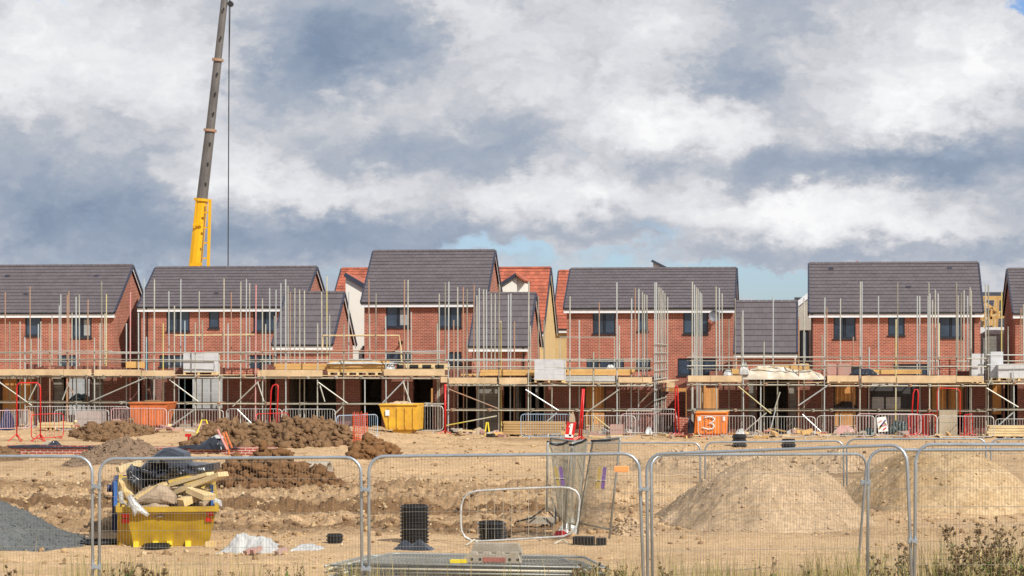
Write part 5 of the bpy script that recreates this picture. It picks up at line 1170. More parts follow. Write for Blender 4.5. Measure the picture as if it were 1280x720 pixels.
# ------------------------------------------------------------------ tipping skips by the houses
def tipskip(label, px0, px1, pxb0, pxb1, yt, yb_, m, d=1.5):
    Yb = baseY(px0, yb_, 96.7); a0, a1 = P3(px0, yt, Yb), P3(px1, yt, Yb); b0, b1 = P3(pxb0, yb_-4, Yb), P3(pxb1, yb_-4, Yb); rt = thing('tipping_skip', label, 'skip', P3((px0+px1)/2, yb_, Yb), 'tipping skips beside the scaffolds')
    mb = MB(); o_ = [(a0.x, a0.z), (a1.x, a1.z), (b1.x, b1.z), (b0.x, b0.z)]; t = .05
    for yy_ in (Yb, Yb+d-t): mb.poly(o_, yy_, yy_+t)
    mb.beam((a0.x, Yb+d/2, a0.z), (b0.x, Yb+d/2, b0.z), d-.11, t, (1, 0, .2)); mb.beam((a1.x, Yb+d/2, a1.z), (b1.x, Yb+d/2, b1.z), d-.11, t, (1, 0, .2))
    mb.box(b0.x, b1.x, Yb+t, Yb+d-t, b0.z, b0.z+.05); mb.build('body', m, rt)
    mb = MB(); n_ = 4
    for k in range(n_): x = b0.x+.1+(b1.x-b0.x-.26)*k/(n_-1); mb.box(x, x+.06, Yb-.045, Yb-.003, b0.z+.05, a0.z-.12)
    mb.build('rib', m, rt)
    mb = MB(); mb.tube([(a0.x, Yb-.02, a0.z), (a1.x, Yb-.02, a1.z)], .045, 6); mb.tube([(a0.x, Yb+d, a0.z), (a1.x, Yb+d, a1.z)], .045, 6); mb.tube([(a0.x, Yb, a0.z), (a0.x, Yb+d, a0.z)], .04, 6); mb.tube([(a1.x, Yb, a1.z), (a1.x, Yb+d, a1.z)], .04, 6); mb.build('rim', m, rt)
    g_ = gz((a0.x+a1.x)/2, Yb); mb = MB(); mb.box(b0.x+.25, b1.x-.25, Yb+.1, Yb+d-.1, g_, b0.z-.002); mb.build('base_frame', m, rt)
    return rt, Yb, a0, a1, b0
s1 = tipskip('orange tipping skip with flared right end under the first scaffold', 162, 209, 165, 200, 504, 536, 'orange')
s2 = tipskip('yellow tipping skip heaped with sand beside the thick red post', 474, 522, 483, 521, 506, 541, 'yellow_b')
s3 = tipskip('bright orange tipping skip with white handwritten 3', 870, 908.5, 868, 907, 516, 546, 'orange_b')
def spoil(name, label, cat, s, h, m, seed):
    rt, Yb, a0, a1, b0 = s; return crumple(name, label, cat, a0.x+.08, a1.x-.08, Yb+.06, Yb+1.4, a0.z-.25, h+.25, m, seed, amp=.2, base=a0.z-.3)
spoil('sand_fill', 'sand heaped in the yellow tipping skip', 'sand', s2, .13, 'sand', 41)
spoil('rubble_fill', 'dark rubble filling the orange skip under the first scaffold', 'rubble', s1, .12, 'soil_mid', 42)
spoil('rubble_fill', 'waste filling the orange skip numbered 3', 'rubble', s3, .05, 'poly', 43)
m = MB(); Yb = s3[1]-.06
m.tube([P3(x, y, Yb) for x, y in [(881, 522), (886, 520.8), (891, 521.5), (893.5, 524), (891.5, 527), (886.5, 529.3), (891, 529.8), (892.8, 533), (890.5, 536), (885, 536.5), (878, 534.5)]], .028, 6); m.build('number_mark', 'white', s3[0])
for px0, px1 in ((872, 876), (903.5, 906.5)): MB().box(P3(px0, 520, Yb).x, P3(px1, 520, Yb).x, Yb-.01, Yb, P3(0, 523, Yb).z, P3(0, 518, Yb).z).build('white_corner', 'white', s3[0])
MB().box(P3(482, 513, 1).x*s2[1], P3(487, 513, 1).x*s2[1], s2[1]-.062, s2[1]-.05, P3(0, 518, s2[1]).z, P3(0, 511, s2[1]).z).build('label_plate', 'fascia', s2[0])
for k, (x0, y0, x1, y1) in enumerate([(868, 516, 905, 513.5), (890, 517, 912, 513)]):
    Yq = s3[1]+.3+k*.4; o = MB().beam(P3(x0, y0, Yq), P3(x1, y1, Yq), .14, .05).build('plank', 'wood_pale'); tag(o, 'pale plank across the top of the skip numbered 3' if k == 0 else 'shorter pale plank sticking out right of the skip numbered 3', 'plank')
# sign board with a 1
Yb = gr(640, 553).y; Pq = [P3(x, y, Yb) for x, y in [(705.5, 550), (709, 527), (720.5, 527.5), (716, 552)]]
rt = thing('sign_board', 'tilted red plot sign board with a white number 1', 'sign', P3(712, 553, Yb)); m = MB(); m.add([p_ for p_ in Pq]+[p_+Vector((0, .05, 0)) for p_ in Pq], [(0, 1, 2, 3), (7, 6, 5, 4), (0, 4, 5, 1), (1, 5, 6, 2), (2, 6, 7, 3), (3, 7, 4, 0)]); m.build('board', 'red', rt)
m = MB(); yv = Yb-.02
def S(x, y): return P3(x, y, yv)
m.add([S(710.9, 545.5), S(713.2, 529.5), S(716.6, 529.5), S(714.0, 545.5)], [(0, 1, 2, 3)]); m.add([S(713.2, 529.5), S(710.9, 533.2), S(711.6, 534.6), S(713.4, 533)], [(0, 1, 2, 3)]); m.add([S(705.9, 541.2+1.6), S(706.5, 546.6), S(716.2, 547.2), S(716.7, 543.5)], [(0, 3, 2, 1)]); m.build('number_mark', 'white', rt)
m = MB(); m.beam(P3(712, 553, Yb+.15), P3(716, 515, Yb+.15), .1, .05); m.build('post', 'wood_new', rt)
crumple('sign_top_clod', 'brown clod-like bag hanging on the post above the sign board', 'bag', P3(711.5, 0, Yb).x, P3(718.5, 0, Yb).x, Yb-.02, Yb+.2, P3(0, 525.5, Yb).z, .38, 'card', 44)
# poster on the barrier
Yb = gr(640, 549).y-.08; Pq = [P3(x, y, Yb) for x, y in [(1098, 540), (1096, 522), (1107.5, 520.5), (1110.5, 539)]]
rt = thing('poster', 'white poster with purple and yellow marks on the barrier', 'poster', Pq[0]); m = MB(); m.add(Pq+[p_+Vector((0, .015, 0)) for p_ in Pq], [(0, 1, 2, 3), (7, 6, 5, 4), (0, 4, 5, 1), (1, 5, 6, 2), (2, 6, 7, 3), (3, 7, 4, 0)]); m.build('sheet', 'white', rt)
for x0, y0, x1, y1, mm_, w_ in [(1100, 534, 1107, 525, 'purple', .06), (1099, 536, 1102.5, 531.5, 'amber', .08), (1104, 537.5, 1107.5, 534.5, 'red', .05), (1098.5, 528, 1102, 525.5, 'pinkp', .05), (1103, 532, 1108.5, 531, 'pinkp', .06), (1104.5, 528, 1107.5, 530.5, 'amber', .05)]:
    MB().beam(P3(x0, y0, Yb-.012), P3(x1, y1, Yb-.012), .008, w_, (0, 0, 1)).build('printed_mark', mm_, rt)
# timber stacks on the ground
def tstack(label, px0, px1, yt, yb_, m, n=5, d=1.1):
    Yb = baseY(px0, yb_, 97.2); a, b = P3(px0, yt, Yb), P3(px1, yb_, Yb); g_ = gz((a.x+b.x)/2, Yb); rt = thing('timber_stack', label, 'timber stack', ((a.x+b.x)/2, Yb, g_)); h = (a.z-g_-.1)/n
    mb = MB()
    for k in range(5): x = a.x+.2+(b.x-a.x-.5)*k/4; mb.box(x, x+.1, Yb+.05, Yb+d-.05, g_, g_+.1)
    mb.build('bearer', 'wood_pale', rt)
    for i in range(n):
        mb = MB()
        for j in range(5): e = ru.uniform(-.12, .05); mb.box(a.x+e+i*.012, b.x+ru.uniform(-.08, .1), Yb+j*d/5+.004, Yb+(j+1)*d/5-.004, g_+.1+i*h+.004, g_+.1+(i+1)*h-.012)
        mb.build('board_layer', m, rt)
    return rt
tstack('long stack of brown edged boards behind the blue crowd barrier', 628, 704, 527, 546, mat('sheathing_board', (.46, .30, .13, 1), .8, c2=(.36, .22, .09, 1), scale=3, island=.2), 5)
tstack('stack of long pale planks at the right edge behind the crowd barrier', 1236, 1300, 532, 548, 'wood_pale', 4)
tstack('low pile of loose timber offcuts behind the small red barrier', 50, 86, 528, 540, 'wood_pale', 2, .6)
tstack('low rough timber pile under the second scaffold near broken boards', 282, 318, 532, 541, 'card', 2, .6)
# hanging bulk bag, brick packs and other site items
def block_pack(label, px0, px1, yt, yb_, m, cat='brick pack', d=.9, soft=True):
    Yb = baseY(px0, yb_, 97.2); a, b = P3(px0, yt, Yb), P3(px1, yb_, Yb); g_ = gz(a.x, Yb); rt = thing('wrapped_pack', label, cat, ((a.x+b.x)/2, Yb, g_))
    mb = MB(); n = max(1, round((b.x-a.x)/.5)); w_ = (b.x-a.x)/n
    for i in range(n):
        for z0, z1 in ((g_+.1, g_+(a.z-g_)*.55), (g_+(a.z-g_)*.55+.01, a.z)): mb.box(a.x+i*w_+.006, a.x+(i+1)*w_-.006, Yb+ru.uniform(0, .04), Yb+d, z0, z1)
    mb.build('pack', m, rt); MB().box(a.x+.03, b.x-.03, Yb+.04, Yb+d-.04, g_-.02, g_+.098).build('pallet_base', 'wood_pale', rt); return rt
block_pack('pink grey wrapped block pack behind the barrier left of the orange skip', 94, 125, 514, 536, mat('wrapped_block', (.36, .29, .27, 1), .5, c2=(.42, .36, .33, 1), scale=1.5))
block_pack('low reddish brick pack between barriers and orange skip', 140, 160, 524, 536, 'pinkwrap')
block_pack('low red brick pack behind the barrier right of sign board 1', 762, 778, 531, 543, 'pinkwrap')
block_pack('red brick pack in the gap left of the orange skip numbered 3', 846, 860, 522, 543, 'brick')
block_pack('dirty cream bulk bag of sand hanging by the wide red hoop', 1174, 1197, 513, 538, mat('bulk_bag', (.42, .36, .26, 1), .8, c2=(.25, .20, .13, 1), scale=2), 'bulk bag')
for i, (px0, px1, yt, yb_, m_, lab) in enumerate([(246, 264, 525, 542, 'yellow_tag', 'yellow folding trestle before the barrier under the second scaffold'), (606, 612, 528, 544, 'yellow_tag', 'small yellow trestle left of the long timber stack'), (318, 326, 526, 542, 'yelp', 'dull yellow trestle left of the red barrier')]):
    Yb = baseY(px0, yb_, 97); rt = thing('trestle', lab, 'trestle', P3((px0+px1)/2, yb_, Yb)); w_ = (px1-px0)
    for dd in (-.22, .22):
        m = MB(); m.tube([P3(px0, yb_, Yb+dd), P3(px0+w_*.35, yt, Yb), P3(px0+w_*.65, yt, Yb), P3(px1, yb_, Yb+dd)], .028, 6); m.build('leg_frame', m_, rt)
# orange netting
rt = thing('safety_netting', 'sagging orange plastic netting between barriers beside the dark heaps', 'netting', P3(449, 552, 84)); m = MB(); x0_, x1_ = 441, 459
for k in range(9): x = x0_+(x1_-x0_)*k/8; m.tube([P3(x+ru.uniform(-.5, .5), 516+ru.uniform(-2, 2), 84), P3(x+ru.uniform(-1, 1), 535, 84), P3(x+2-.3*k, 556, 84)], .011, 4)
for k in range(17): y = 517+k*2.4; m.tube([P3(x0_-.5, y+ru.uniform(-1, 1), 84.02), P3(450, y+1.4, 84.02), P3(x1_+.5, y+ru.uniform(-1, 1), 84.02)], .011, 4)
m.build('net', 'orange_net', rt); m = MB(); m.tube([P3(443, 514, 84.05), P3(443.5, 556, 84.05)], .015); m.build('stake', 'steel', rt)
# black tubs, pipe coils
def ringpipe(name, label, px0, px1, yt, yb_, ribs, cat='pipe', m='black_pl', sheet=None, Yo=None, tilt=0):
    Yb = Yo or gr(640, yb_-1).y; a, b = P3(px0, yt, Yb), P3(px1, yb_, Yb); r = (b.x-a.x)/2; cx = (a.x+b.x)/2; cy = Yb+r; g_ = gz(cx, Yb)-.03; h = a.z-g_; rt = thing(name, label, cat, (cx, cy, g_))
    prof = []; n = ribs*4
    for i in range(n+1):
        z = g_+h*i/n; prof.append((z, r if i % 4 in (1, 2) else r*.87))
    k_ = 28; vs_ = []; fs_ = []
    for z, rr_ in prof: vs_ += [(cx+rr_*math.cos(j*math.tau/k_)+tilt*(z-g_), cy+rr_*math.sin(j*math.tau/k_), z) for j in range(k_)]
    for i in range(len(prof)-1):
        for j in range(k_): fs_.append((i*k_+j, i*k_+(j+1) % k_, (i+1)*k_+(j+1) % k_, (i+1)*k_+j))
    b0 = len(vs_)
    for z in (g_+h, g_+h*.1): vs_ += [(cx+r*.82*math.cos(j*math.tau/k_)+tilt*(z-g_), cy+r*.82*math.sin(j*math.tau/k_), z) for j in range(k_)]
    t0 = (len(prof)-1)*k_
    for j in range(k_): fs_.append((t0+j, t0+(j+1) % k_, b0+(j+1) % k_, b0+j)); fs_.append((b0+j, b0+(j+1) % k_, b0+k_+(j+1) % k_, b0+k_+j))
    m_ = MB(); m_.add(vs_, fs_); m_.build('ribbed_shell', m, rt); return rt
ringpipe('corrugated_pipe', 'tall black corrugated manhole pipe standing on end', 496.5, 533.5, 632, 680, 11)
ringpipe('corrugated_pipe', 'squat black corrugated pipe ring behind the low round cornered barrier', 596.5, 633, 652.5, 676, 5, tilt=-.12)
ringpipe('corrugated_pipe', 'small black pipe ring in the rough soil left of the fence clip', 405.5, 427, 668, 682, 3)
ringpipe('corrugated_pipe', 'black ribbed pipe coil right of the orange skip numbered 3', 914.5, 933.5, 543, 556, 3, Yo=88)
ringpipe('corrugated_pipe', 'black ribbed pipe coil between the far barriers and middle fence', 976, 995, 549, 559, 3, Yo=84)
ringpipe('black_tub', 'black rubber tub at the foot of the thick red post', 562, 581, 536.5, 544, 1, 'tub', Yo=98)
ringpipe('drain_ring', 'flat black drain ring lying before the yellow skip', 172, 209, 681, 690, 2, 'pipe', Yo=39.2)
ringpipe('corrugated_pipe', 'short black coil lying under the small barrier pipe bay', 965, 981, 541, 546, 1, Yo=96)
a = gr(487, 684); crumple('black_sheet', 'torn black sheet spread at the foot of the tall corrugated pipe', 'plastic sheet', a.x, P3(543, 0, a.y).x, a.y-.2, a.y+.25, gz(a.x, a.y)-.03, .20, 'black_sheet', 51, prof=[(0, .1), (.3, .9), (.5, .5), (.7, 1), (1, .1)])
a = gr(265, 687); crumple('plastic_sheet', 'heap of crumpled white plastic sheet right of the yellow skip', 'plastic sheet', a.x, P3(347, 0, a.y).x, a.y, a.y+1.0, gz(a.x, a.y)-.05, .38, 'poly', 52, amp=.32, prof=[(0, .5), (.1, .6), (.2, .7), (.35, 1), (.5, .9), (.62, .85), (.75, .95), (.88, .6), (1, .3)])
a = gr(362, 687); crumple('plastic_sheet', 'low flat scrap of white plastic right of the white plastic heap', 'plastic sheet', a.x, P3(398, 0, a.y).x, a.y, a.y+.6, gz(a.x, a.y)-.02, .12, 'poly', 53)
a = gr(308, 688); 
for k, (dx, dz, s_) in enumerate([(0, 0, .1), (.12, .02, .08), (.55, 0, .09)]):
    o = MB().beam((a.x+dx, a.y-.1, gz(a.x, a.y)+.04+dz), (a.x+dx+.12, a.y+.05, gz(a.x, a.y)+.1+dz), .1, .07).build('broken_brick', 'pinkwrap'); tag(o, ['broken red brick at the front edge of the white plastic heap', 'second broken red brick leaning on the first by the white plastic', 'pale pink broken brick at the right end of the white plastic heap'][k], 'brick')
# half round concrete channel
a = gr(376, 592); b = gr(408, 592); g_ = gz(a.x, a.y); m = MB(); ax = Vector((b.x-a.x, .5, 0)); n = 12; vs_ = []; r_ = .30
for e in (0, 1):
    for rr_ in (r_, r_-.05):
        for k in range(n+1): t = math.pi*k/n; vs_.append((a.x+ax.x*e+rr_*.55*math.cos(t)*-.3, a.y+ax.y*e-rr_*math.cos(t), g_+rr_*1.15*math.sin(t)))
k_ = n+1; fs_ = []
for i in range(n): fs_ += [(i, i+1, 2*k_+i+1, 2*k_+i), (k_+i+1, k_+i, 3*k_+i, 3*k_+i+1), (i+1, i, k_+i, k_+i+1), (2*k_+i, 2*k_+i+1, 3*k_+i+1, 3*k_+i)]
m.add(vs_, fs_); rt = thing('concrete_channel', 'half round concrete channel right of the dark brown heap', 'channel', (a.x, a.y, g_)); m.build('channel', 'conc', rt); m = MB(); m.beam((a.x-.1, a.y-.36, g_+.03), (b.x+.2, b.y-.1, g_+.03), .09, .06); m.build('red_edge', 'brick', rt)
# ------------------------------------------------------------------ low brick foundation with black membrane
Yw = gr(150, 568.5).y
def fwall(label, px0, px1, y0, zt, turn=0):
    a, b = X(px0, y0), X(px1, y0); rt = thing('foundation_wall', label, 'foundation wall', ((a+b)/2, y0, 0)); MB().box(a, b, y0, y0+.30, -.1, zt).build('brickwork', 'brick_near', rt)
    return rt
fw1 = fwall('low brick foundation wall left part with torn black membrane on top', 8, 158, Yw, .30); fw2 = fwall('low brick foundation wall right part beside the dark soil heap', 160, 345, Yw+.02, .28)
for px in (111, 231): MB().box(X(px, Yw), X(px, Yw)+.05, Yw-.03, Yw-.004, 0, .3).build('movement_joint', 'steel', fw1 if px < 150 else fw2)
rt_b = crp('membrane_sheet', 'black membrane draped along the left foundation wall top', 'plastic sheet', 4, 150, 553, 560.5, Yw-.06, .42, 'black_sheet', 55, amp=.3, prof=[(0, 1), (.1, .8), (.3, .6), (.5, .5), (.65, .4), (.8, .6), (.95, .5), (1, .3)])
crp('membrane_sheet', 'black membrane bundle with white top on the right foundation wall', 'plastic sheet', 238, 278, 545, 562, Yw-.1, .9, 'black_sheet', 56, prof=[(0, .1), (.3, .5), (.55, .9), (.8, 1), (1, .6)])
crp('membrane_sheet', 'thin black membrane strip hanging over the right foundation wall', 'plastic sheet', 215, 300, 556, 561, Yw-.05, .4, 'black_sheet', 57, amp=.6)
crp('cement_bag', 'white cement bag on top of the black membrane bundle', 'bag', 264, 278, 544, 548, Yw+.2, .4, 'poly', 58)
crp('cement_bag', 'white grey stone-like bag beside the black scrap behind the wall', 'bag', 53, 62, 551, 557, Yw+1.5, .4, 'conc', 59)
crp('black_scrap', 'pointed scrap of black sheet standing behind the foundation wall', 'plastic sheet', 60, 72, 551, 558, Yw+1.2, .4, 'black_sheet', 60)
for i, (x0, y0, x1, y1, lab) in enumerate([(272, 537, 284, 562, 'pinkish marker stake leaning furthest left by the black bundle'), (279, 541, 287, 568, 'orange marker stake in the middle of the leaning bunch'), (282, 540, 290, 560, 'orange marker stake on the right of the leaning bunch')]):
    tag(MB().tube([P3(x0, y0, Yw-.4), P3(x1, y1, Yw-.6)], .035, 6).build('marker_stake', ['pinkp', 'orange', 'orange'][i]), lab, 'stake', 'leaning orange stakes')
for i, (px, yt, yb_, lab) in enumerate([(235, 545, 558, 'short red peg behind the right foundation wall'), (293, 541, 547, 'small yellow peg on the dark soil')]):
    Yq = gr(640, yb_).y; a = P3(px, yb_, Yq); m = MB(); m.tube([a, P3(px+1, yt, Yq)], .04, 6); m.box(a.x-.1, a.x+.12, Yq-.06, Yq+.06, P3(px, yt, Yq).z-.03, P3(px, yt, Yq).z+.08); tag(m.build('marker_peg', ['red', 'yelp'][i]), lab, 'peg')
# ------------------------------------------------------------------ the rubbish skip
Ys = gr(640, 685).y; g_ = gz(X(203, Ys), Ys)
rt = thing('yellow_skip', 'yellow steel skip with red corner markers overflowing with rubbish', 'skip', (X(204, Ys), Ys, g_)); D_ = 3.0; t = .06
T0, T1, B0, B1 = P3(144.5, 636, Ys-.25), P3(264, 636, Ys-.25), P3(148.5, 684, Ys), P3(259, 684, Ys); zt = T0.z; zb = g_+.02; za = zt+.42
fr = [Vector((T0.x, Ys-.25, zt)), Vector((T1.x, Ys-.25, zt)), Vector((B1.x, Ys, zb)), Vector((B0.x, Ys, zb))]; nsh = Vector((0, t, 0))
m = MB(); nx_ = 10; nz_ = 6; vs_ = []
for j in range(nz_+1):
    for i in range(nx_+1):
        p = fr[0].lerp(fr[1], i/nx_).lerp(fr[3].lerp(fr[2], i/nx_), j/nz_); e = math.sin(math.pi*i/nx_)*math.sin(math.pi*j/nz_); p = p+Vector((0, e*.05*(fbm(i*.5, j*.6, 2, 3)-.25)*2, 0)); vs_.append(p)
m.add(vs_, [(j*(nx_+1)+i, j*(nx_+1)+i+1, (j+1)*(nx_+1)+i+1, (j+1)*(nx_+1)+i) for j in range(nz_) for i in range(nx_)])
m.add([v+nsh for v in vs_], [(j*(nx_+1)+i, (j+1)*(nx_+1)+i, (j+1)*(nx_+1)+i+1, j*(nx_+1)+i+1) for j in range(nz_) for i in range(nx_)])
m.build('front_plate', 'yellow', rt, True)
for s, xt, xb_ in ((0, T0.x, B0.x), (1, T1.x, B1.x)):
    d_ = .035 if s == 0 else -.035; m = MB(); o_ = [(xt, Ys-.25, zt), (xt, Ys+D_, za), (xb_, Ys+D_-.4, zb), (xb_, Ys, zb)]
    m.add(o_+[(x+d_, y, z) for x, y, z in o_], [(0, 1, 2, 3), (7, 6, 5, 4), (0, 4, 5, 1), (1, 5, 6, 2), (2, 6, 7, 3), (3, 7, 4, 0)]); m.build('side_plate', 'yellow', rt)
m = MB(); m.add([(T0.x, Ys+D_, za), (T1.x, Ys+D_, za), (B1.x, Ys+D_-.4, zb), (B0.x, Ys+D_-.4, zb)], [(0, 1, 2, 3)]); m.box(B0.x, B1.x, Ys, Ys+D_-.4, zb-.01, zb+.03); m.build('back_plate', 'yellow', rt)
m = MB(); m.beam((T0.x-.03, Ys-.28, zt), (T1.x+.03, Ys-.28, zt), .07, .09); m.beam((T0.x, Ys-.24, zt), (T0.x, Ys+D_, za), .07, .07); m.beam((T1.x, Ys-.24, zt), (T1.x, Ys+D_, za), .07, .07); m.build('rim', 'yellow', rt)
for px, sd_ in ((150.5, 0), (251.5, 1)):
    for k in range(2):
        y0, y1 = (641, 646.5) if k == 0 else (648, 653)
        q = lambda x, y: fr[0].lerp(fr[3], (y-636)/48)*0+Vector((P3(x, y, Ys-.2).x, Ys-.25+.25*(y-636)/48-.025, P3(x, y, Ys-.2).z))
        pts = [q(px, y0), q(px+9, y0), q(px+9, y1), q(px+(4 if sd_ else 0), y1)] if k == 0 else [q(px, y0), q(px+(9 if not sd_ else 4), y0), q(px+9, y1), q(px, y1)]
        m = MB(); m.add([p+Vector((0, 0, 0)) for p in pts]+[p+Vector((0, .012, 0)) for p in pts], [(0, 1, 2, 3), (7, 6, 5, 4), (0, 4, 5, 1), (1, 5, 6, 2), (2, 6, 7, 3), (3, 7, 4, 0)]); m.build('corner_marker', 'red', rt)
for px in (169, 192, 209, 231.5): a = P3(px, 684, Ys-.14); MB().box(a.x-.05, a.x+.05, Ys-.2, Ys-.02, g_-.01, g_+.1).build('foot_block', 'yellow_tag', rt)
a = P3(261.5, 684, Ys); o = MB().box(a.x-.05, a.x+.09, Ys-.1, Ys+.1, gz(a.x, Ys)-.02, gz(a.x, Ys)+.09).build('foam_offcut', 'foam'); tag(o, 'small yellow offcut on the ground at the right corner of the skip', 'offcut')
# navy skip behind with blue posts
rt = thing('navy_skip', 'taller navy blue skip close behind the yellow one with blue corner posts', 'skip', (X(204, Ys+.3), Ys+3.5, g_)); xs0, xs1 = P3(138, 0, Ys).x, P3(264, 0, Ys).x; zq = P3(0, 600, Ys+3.4).z
m = MB(); m.box(xs0, xs0+.06, Ys+3.3, Ys+6.0, g_, zq); m.box(xs1-.06, xs1, Ys+3.3, Ys+6.0, g_, zq); m.box(xs0+.061, xs1-.061, Ys+5.9, Ys+5.96, g_, zq); m.box(xs0+.061, xs1-.061, Ys+3.3, Ys+3.36, g_, zq-.5); m.build('body', 'navy', rt)
m = MB(); m.tube([(xs0-.1, Ys+3.5, P3(0, 622, Ys).z), (xs0+.02, Ys+3.5, P3(0, 622, Ys).z)], .07, 8); m.build('lifting_lug', 'navy', rt)
for px in (147.3, 263): a = P3(px, 0, Ys+.02); MB().box(a.x-.03, a.x+.03, Ys+.0, Ys+.06, zt+.045, P3(0, 600 if px < 200 else 605, Ys).z).build('post', 'blue', rt)
# the skips stand end-on to the road the picture is taken from
piv = Matrix.Translation((X(204, Ys), Ys, 0)); rotm = piv @ Matrix.Rotation(math.atan(.28), 4, 'Z') @ piv.inverted()
def spin(o): o.matrix_basis = rotm @ o.matrix_basis
spin(bpy.data.objects['yellow_skip']); spin(bpy.data.objects['navy_skip'])
# rubbish in it
crumple('rubbish_fill', 'mixed rubbish filling the yellow skip to its rim', 'rubbish', T0.x+.1, T1.x-.1, Ys-.1, Ys+2.5, zt-.12, .5, 'card', 61, amp=.5, base=zt-.14)
spin(bpy.data.objects['rubbish_fill'])
sc_ = random.Random(77)
for k in range(16):
    x = 165+sc_.random()*88; y = 629-sc_.random()*20; l_ = 6+sc_.random()*22; an = sc_.uniform(-.9, .5); Yk = Ys+.15+sc_.random()*.5
    kind = sc_.choice(['splintered wood scrap', 'torn cardboard scrap', 'grey offcut strip']); o = MB().beam(P3(x, y, Yk), P3(min(x+l_*math.cos(an), 262), y+l_*math.sin(an)*.7, Yk-.1), sc_.uniform(.04, .16), sc_.uniform(.015, .04)).build('waste_scrap', {'s': 'wood_pale', 't': 'card', 'g': 'conc'}[kind[0]])
    tag(o, kind+' among the rubbish in the yellow skip', 'scrap', 'waste scraps in the yellow skip: '+kind)
def wedge_sheet(name, label, cat, outline, Y, d, m, seed, amp=.05):
    """a bulky sheet or board with the given outline, thick and creased"""
    pts = [P3(x, y, Y) for x, y in outline]; cx = sum(p.x for p in pts)/len(pts); cz = sum(p.z for p in pts)/len(pts); n = len(pts); rings = 8; vs_ = [(cx, Y-d*.5+amp*0, cz)]; fs_ = []; rnd = random.Random(seed); P_ = []
    for i in range(n):
        a, b = pts[i], pts[(i+1) % n]; k = max(2, int((a-b).length/.09))
        for j in range(k): P_.append(a.lerp(b, j/k))
    N_ = len(P_)
    for r in range(1, rings+1):
        f = r/rings
        for i, p in enumerate(P_):
            x = cx+(p.x-cx)*f; z = cz+(p.z-cz)*f; dep = -d*.5*math.sqrt(max(0, 1-f**3)); nn = (float(np.abs(fbm(np.array([x*3.0+seed]), np.array([z*3.6]), 4, seed))[0])-.5)
            cr_ = abs(nn)*2; vs_.append((x, Y+dep+amp*(cr_*3.0-.6)*(1-f**6), z))
    for i in range(N_): fs_.append((0, 1+i, 1+(i+1) % N_))
    for r in range(rings-1):
        for i in range(N_): fs_.append((1+r*N_+i, 1+(r+1)*N_+i, 1+(r+1)*N_+(i+1) % N_, 1+r*N_+(i+1) % N_))
    b0 = len(vs_); L0 = 1+(rings-1)*N_
    for i in range(N_): v = vs_[L0+i]; vs_.append((v[0], v[1]+d*.5, v[2]))
    for i in range(N_): fs_.append((L0+i, b0+i, b0+(i+1) % N_, L0+(i+1) % N_))
    fs_.append(tuple(b0+i for i in range(N_))[::-1])
    mb = MB(); mb.add(vs_, fs_); o = mb.build(name, m, None, False); tag(o, label, cat); return o
wedge_sheet('black_plastic', 'large crumpled black plastic sheet draped over the rubbish in the skip', 'plastic sheet', [(157, 588), (164, 580), (166, 585), (176, 583), (196, 566), (204, 560), (213, 560), (229, 566), (233, 578), (254, 580), (267.5, 579), (268, 587), (262, 592), (246, 593), (222, 597), (206, 601), (188, 607), (178, 612), (170, 614), (162, 604)], Ys+.9, .9, 'black_sheet', 71, .16)
wedge_sheet('black_plastic', 'dark folded flap of plastic hanging over the left of the rubbish', 'plastic sheet', [(158, 588), (163, 582), (170, 592), (178, 600), (176, 612), (168, 608), (160, 600)], Ys+.35, .3, 'black_sheet', 72, .05)
wedge_sheet('hessian_board', 'brown woven board lying at the front of the skip', 'board', [(166, 627), (182, 617), (199, 606), (206, 608), (214, 613), (219, 621), (219, 630), (168, 631)], Ys+.05, .25, 'card', 73, .02)
def plank(label, x0, y0, x1, y1, Yl, Yr, w_, h_, m='wood_pale', name='timber_plank'):
    return tag(MB().beam(P3(x0, y0, Yl), P3(x1, y1, Yr), w_, h_).build(name, m), label, 'plank', 'planks in the yellow skip')
plank('upper pale beam sticking out to the right of the yellow skip', 206, 609, 263, 592, Ys+.9, Ys+.6, .25, .06)
plank('long bright beam jutting furthest right over the skip edge', 217, 618, 279, 592.5, Ys+.5, Ys+.1, .30, .085)
plank('underlying thick pale beam in the skip below the bright one', 212, 621, 244, 613, Ys+.6, Ys+.4, .2, .1, 'foam')
plank('long yellow edged strip running under the black plastic', 168, 624, 206, 604, Ys+.1, Ys+.5, .2, .05, 'foam')
plank('short timber end at the back left of the skip', 147, 587, 176, 579, Ys+1.0, Ys+1.2, .3, .1)
plank('short dark edged board across the right of the skip', 222, 628, 262, 612, Ys+.2, Ys+.5, .3, .06, 'card')
plank('short pale block upright at the right of the skip', 240, 612, 262, 622, Ys+.2, Ys+.0, .3, .10)
plank('orange brown stub lying right in the skip', 226, 629, 246, 620, Ys-.05, Ys+.2, .2, .13, 'foam')
plank('pointed dark stub leaning on the right rim of the skip', 252, 631, 262, 620, Ys-.1, Ys+.1, .08, .09, 'card')
wedge_sheet('foam_offcut', 'yellow insulation block at the left corner of the skip', 'offcut', [(149, 598), (163, 596), (168, 606), (172, 620), (162, 628), (150, 622)], Ys+.5, .4, 'foam', 74, .03)
m = MB(); q0, q1 = P3(206, 628, Ys+.1), P3(214, 621, Ys+.35); m.tube([q0, q1], .085, 12); tag(m.build('cardboard_tube', 'steel'), 'short dark cardboard tube end beside the woven board in the skip', 'tube')
wedge_sheet('clear_plastic', 'torn white plastic hanging over the front rim of the yellow skip', 'plastic sheet', [(159, 621), (163, 618), (170, 627), (176, 633), (186, 643), (184, 646), (177, 642), (172, 641), (168, 646), (164, 637), (161, 629)], Ys-.62, .1, 'poly', 75, .02)
